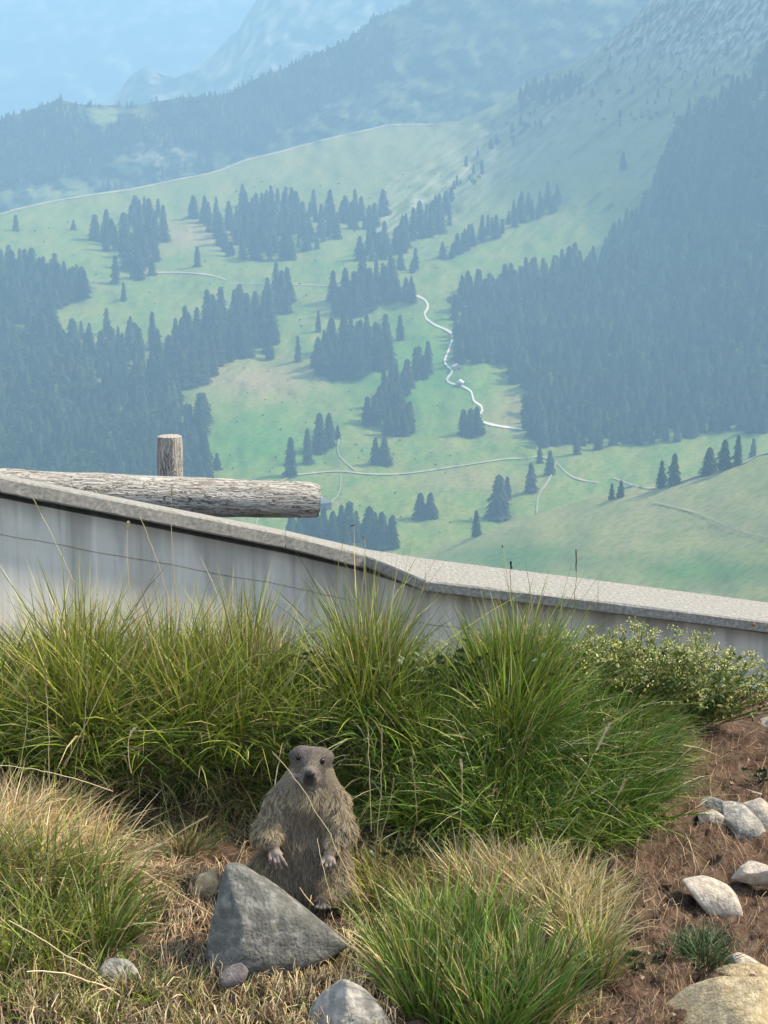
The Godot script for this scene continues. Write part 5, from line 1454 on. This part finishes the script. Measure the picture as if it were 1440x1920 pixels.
func build_marmot():
	var D := 6.08
	var org := P(572, 1712, 5.98)
	var J := func(x: float, y: float, z := 0.0) -> Vector3: return P(x, y, D + z) - org
	var v := PackedVector3Array(); var idx := PackedInt32Array()
	# trunk, haunches and limbs
	bones = []
	bone(J.call(566, 1662, 0.02), J.call(570, 1590, 0.02), 70, 69)
	bone(J.call(570, 1590, 0.02), J.call(572, 1528, 0.01), 69, 54)
	bone(J.call(572, 1528, 0.01), J.call(578, 1490, -0.01), 54, 45)
	bone(J.call(577, 1496, -0.012), J.call(583, 1446, -0.022), 54, 30)
	bone(J.call(545, 1600, -0.02), J.call(548, 1650, -0.02), 50, 56)
	bone(J.call(600, 1600, -0.02), J.call(596, 1650, -0.02), 50, 56)
	bone(J.call(526, 1516, -0.03), J.call(502, 1566, -0.09), 30, 25)      # arms
	bone(J.call(502, 1566, -0.09), J.call(513, 1590, -0.165), 23, 11)
	bone(J.call(624, 1512, -0.03), J.call(640, 1560, -0.09), 29, 24)
	bone(J.call(640, 1562, -0.09), J.call(618, 1601, -0.165), 22, 11)
	bone(J.call(618, 1640, -0.02), J.call(634, 1678, -0.08), 46, 34)      # haunches and feet
	bone(J.call(634, 1684, -0.09), J.call(606, 1693, -0.175), 20, 12)
	bone(J.call(508, 1640, -0.02), J.call(504, 1682, -0.06), 46, 34)
	bone(J.call(506, 1690, -0.07), J.call(528, 1702, -0.12), 20, 12)
	bone(J.call(556, 1462, -0.012), J.call(538, 1500, -0.012), 24, 34)    # the thick neck slopes into the shoulders
	bone(J.call(606, 1462, -0.012), J.call(616, 1500, -0.012), 23, 33)
	nets(v, idx, J.call(455, 1735, 0.22) + Vector3(0, 0, -0.02), J.call(690, 1425, -0.27) + Vector3(0, 0.1, 0), 0.0065, 0.03)
	# head on a finer grid
	bones = []
	bone(J.call(578, 1494, -0.014), J.call(583, 1446, -0.024), 54, 32)
	bone(J.call(567, 1421, -0.03), J.call(600, 1424, -0.03), 23, 23)      # brow, wide and flat
	bone(J.call(570, 1457, -0.028), J.call(599, 1460, -0.028), 24, 24)      # cheeks, running into the neck
	bone(J.call(584, 1432, -0.055), J.call(580, 1449, -0.118), 20, 12)    # muzzle
	bone(J.call(583, 1460, -0.06), J.call(584, 1466, -0.1), 18, 11)     # chin
	bone(J.call(551, 1417, -0.016), J.call(548, 1415, -0.01), 5.5, 4.5)      # ears
	bone(J.call(616, 1419, -0.016), J.call(619, 1417, -0.01), 5.5, 4.5)
	bone(J.call(556, 1462, -0.014), J.call(540, 1496, -0.014), 24, 33)
	bone(J.call(606, 1462, -0.014), J.call(614, 1496, -0.014), 23, 32)
	nets(v, idx, J.call(506, 1512, 0.1), J.call(656, 1388, -0.17) + Vector3(0, 0.03, 0), 0.0034, 0.026)
	# paws on the finest
	for paw in [[[514, 1592], [[507, 1620], [519, 1630], [529, 1631], [538, 1624]]], [[617, 1604], [[600, 1624], [609, 1634], [620, 1634], [629, 1626]]], [[604, 1691], [[591, 1704], [600, 1707], [610, 1707], [619, 1704]]]]:
		bones = []
		var z := -0.165 if paw[0][1] < 1650 else -0.175
		bone(J.call(paw[0][0], paw[0][1] - 3, z), J.call(paw[0][0] + (3 if paw[0][0] < 560 else 0), paw[0][1] + 9, z - 0.012), 9, 8)
		for k in 4:
			var f: Array = paw[1][k]
			var rx: float = paw[0][0] + (k - 1.5) * 5.4
			var m := Vector2(rx, paw[0][1] + 8).lerp(Vector2(f[0], f[1]), 0.55)
			bone(J.call(rx, paw[0][1] + 7, z - 0.012), J.call(m.x, m.y, z - 0.026), 3.4, 3.0)
			bone(J.call(m.x, m.y, z - 0.026), J.call(f[0], f[1], z - 0.02), 3.0, 2.3)
		if paw[0][1] < 1650:      # the short thumb leaves the inner side of the palm
			var s := 1.0 if paw[0][0] < 560 else -1.0
			bone(J.call(paw[0][0] + s * 8, paw[0][1] + 2, z), J.call(paw[0][0] + s * 15, paw[0][1] + 10, z - 0.008), 3.0, 2.2)
		nets(v, idx, J.call(paw[0][0] - 26, paw[0][1] + 32, z + 0.03) , J.call(paw[0][0] + 32, paw[0][1] - 18, z - 0.05) + Vector3(0, 0.03, 0), 0.0018, 0.003)
	var nrm := smooth_normals(v, idx)
	var col := PackedColorArray()
	for k in v.size():
		var q := pix(v[k] + org)
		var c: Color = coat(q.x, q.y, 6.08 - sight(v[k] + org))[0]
		var hand := maxf(blob(q.x, q.y, 522, 1612, 20, 20), blob(q.x, q.y, 615, 1618, 20, 18))
		if 6.08 - sight(v[k] + org) > 0.135: c = c.lerp(Color(0.2, 0.158, 0.135), clampf(hand * 2.5, 0, 1))
		if q.y > 1682.0 and 6.08 - sight(v[k] + org) > 0.14: c = Color(0.12, 0.105, 0.09)
		col.append(c)
	var t := base("marmot", org)
	tag(t, "grey brown marmot sitting upright behind the wedge of rock, facing the viewer", "marmot")
	var skin := mat(Color.WHITE, 0.8, true)
	skin.metallic_specular = 0.2
	put(arrays_mesh(v, idx, nrm, col), "body", skin, t)
	# coat: hairs rooted all over the skin
	var area := PackedFloat32Array()
	var total := 0.0
	for i in range(0, idx.size(), 3):
		total += (v[idx[i + 1]] - v[idx[i]]).cross(v[idx[i + 2]] - v[idx[i]]).length()
		area.append(total)
	var fur := Buf.new()
	var noise := FastNoiseLite.new()
	noise.seed = 99; noise.frequency = 1.0; noise.fractal_octaves = 2
	var nose: Vector3 = J.call(580, 1447, -0.11)
	for k in 62000:
		var i := area.bsearch(rng.randf() * total) * 3
		if i >= idx.size(): continue
		var a := rng.randf(); var b := rng.randf()
		if a + b > 1.0: a = 1.0 - a; b = 1.0 - b
		var p := v[idx[i]] + (v[idx[i + 1]] - v[idx[i]]) * a + (v[idx[i + 2]] - v[idx[i]]) * b
		var n := nrm[idx[i]]
		if n.z < -0.55: continue
		var q := pix(p + org)
		var fore := 6.08 - sight(p + org)
		if fore > 0.135 and maxf(blob(q.x, q.y, 522, 1615, 18, 18), blob(q.x, q.y, 615, 1622, 18, 17)) > 0.15: continue
		if q.y > 1686.0 and fore > 0.155: continue
		if Vector2((q.x - 579.5) / 11.0, (q.y - 1450.0) / 8.0).length() < 1.0 and fore > 0.08: continue
		if Vector2(q.x - 557.0, q.y - 1421.0).length() < 5.5 or Vector2(q.x - 607.0, q.y - 1427.0).length() < 5.5: continue
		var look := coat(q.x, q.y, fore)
		var flow := Vector3(0.0, -1.0, 0.12)
		if q.y < 1476.0: flow = (p - nose).normalized() + Vector3(0, -0.25, 0)
		var swirl := Vector3(noise.get_noise_3d(p.x * 38.0, p.y * 24.0, p.z * 38.0), 0.3 * noise.get_noise_3d(p.x * 38.0 + 50.0, p.y * 24.0, p.z * 38.0), noise.get_noise_3d(p.x * 38.0, p.y * 24.0 + 90.0, p.z * 38.0))
		flow += swirl * 1.3
		flow = (flow - n * flow.dot(n)).normalized()
		var dir := (flow + n * rng.randf_range(0.3, 0.75) + rnd_dir() * 0.16).normalized()
		var l: float = look[2] * rng.randf_range(0.6, 1.35)
		if fore > 0.09: l *= 1.0 - 0.8 * clampf(maxf(blob(q.x, q.y, 516, 1600, 26, 30), blob(q.x, q.y, 617, 1608, 26, 28)) * 1.4, 0, 1)
		var side := dir.cross(n).normalized().rotated(dir, rng.randf_range(-0.6, 0.6))
		var f := rng.randf_range(0.85, 1.15)
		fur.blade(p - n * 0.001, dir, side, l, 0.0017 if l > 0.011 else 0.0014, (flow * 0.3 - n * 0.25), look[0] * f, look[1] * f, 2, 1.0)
	var hair := mat(Color.WHITE, 0.6, true)
	hair.metallic_specular = 0.3
	hair.backlight = Color(0.25, 0.23, 0.2)
	put(mesh_of(fur), "fur", hair, t)
	# eyes, nose, claws
	var black := mat(Color(0.008, 0.006, 0.005), 0.1)
	black.metallic_specular = 0.35
	var ball := SphereMesh.new()
	ball.radius = 1.0; ball.height = 2.0; ball.radial_segments = 24; ball.rings = 12
	for e in [[557.0, 1421.0], [607.0, 1427.0]]:
		var at := on_skin(v, org, e[0], e[1])
		var o := put(ball, "eye", black, t)
		o.position = at + Vector3(0, 0, 0.0005)
		o.scale = Vector3(0.0082, 0.0092, 0.008)
	var pad := mat(Color(0.02, 0.018, 0.018), 0.4)
	var o2 := put(ball, "nose", pad, t)
	o2.position = on_skin(v, org, 579.5, 1450.0) + Vector3(0, 0, -0.006)
	o2.scale = Vector3(0.017, 0.0125, 0.012)
	var wb := Buf.new()
	for k in 14:
		var sd := -1.0 if k % 2 == 0 else 1.0
		var p0: Vector3 = J.call(580 + sd * 14, 1453 + rng.randf_range(-3, 5), -0.1)
		wb.tube([p0, p0 + Vector3(sd * 0.02, rng.randf_range(-0.006, 0.006), 0.004), p0 + Vector3(sd * 0.042, rng.randf_range(-0.02, 0.008), 0.0)], 0.0005, 0.0002, Color(0.2, 0.18, 0.16), Color(0.3, 0.28, 0.26), 3)
	put(mesh_of(wb), "whiskers", hair, t)
	var horn := mat(Color(0.05, 0.042, 0.036), 0.45)
	for paw in [[[507, 1620, 506, 1628], [519, 1630, 521, 1638], [529, 1631, 531, 1639], [538, 1624, 541, 1632]], [[600, 1624, 597, 1631], [609, 1634, 608, 1642], [620, 1634, 621, 1642], [629, 1626, 631, 1633]], [[591, 1704, 589, 1711], [600, 1707, 599, 1714], [610, 1707, 610, 1714], [619, 1704, 620, 1711]]]:
		var z := -0.185 if paw[0][1] < 1650 else -0.195
		for f in paw:
			var buf := Buf.new()
			var m := Vector2(f[0], f[1]).lerp(Vector2(f[2], f[3]), 0.5)
			buf.tube([J.call(f[0], f[1] - 2, z), J.call(m.x, m.y, z - 0.006), J.call(f[2], f[3], z - 0.004)], 0.0036, 0.0006, Color.WHITE, Color.WHITE, 6)
			put(mesh_of(buf, true), "claw", horn, t)

func on_skin(v: PackedVector3Array, org: Vector3, px: float, py: float) -> Vector3:
	# the foremost point of the skin near that place on the face
	var best := Vector3(0, 0, -9)
	for p in v:
		if p.z > best.z and pix(p + org).distance_to(Vector2(px, py)) < 3.0: best = p
	return best
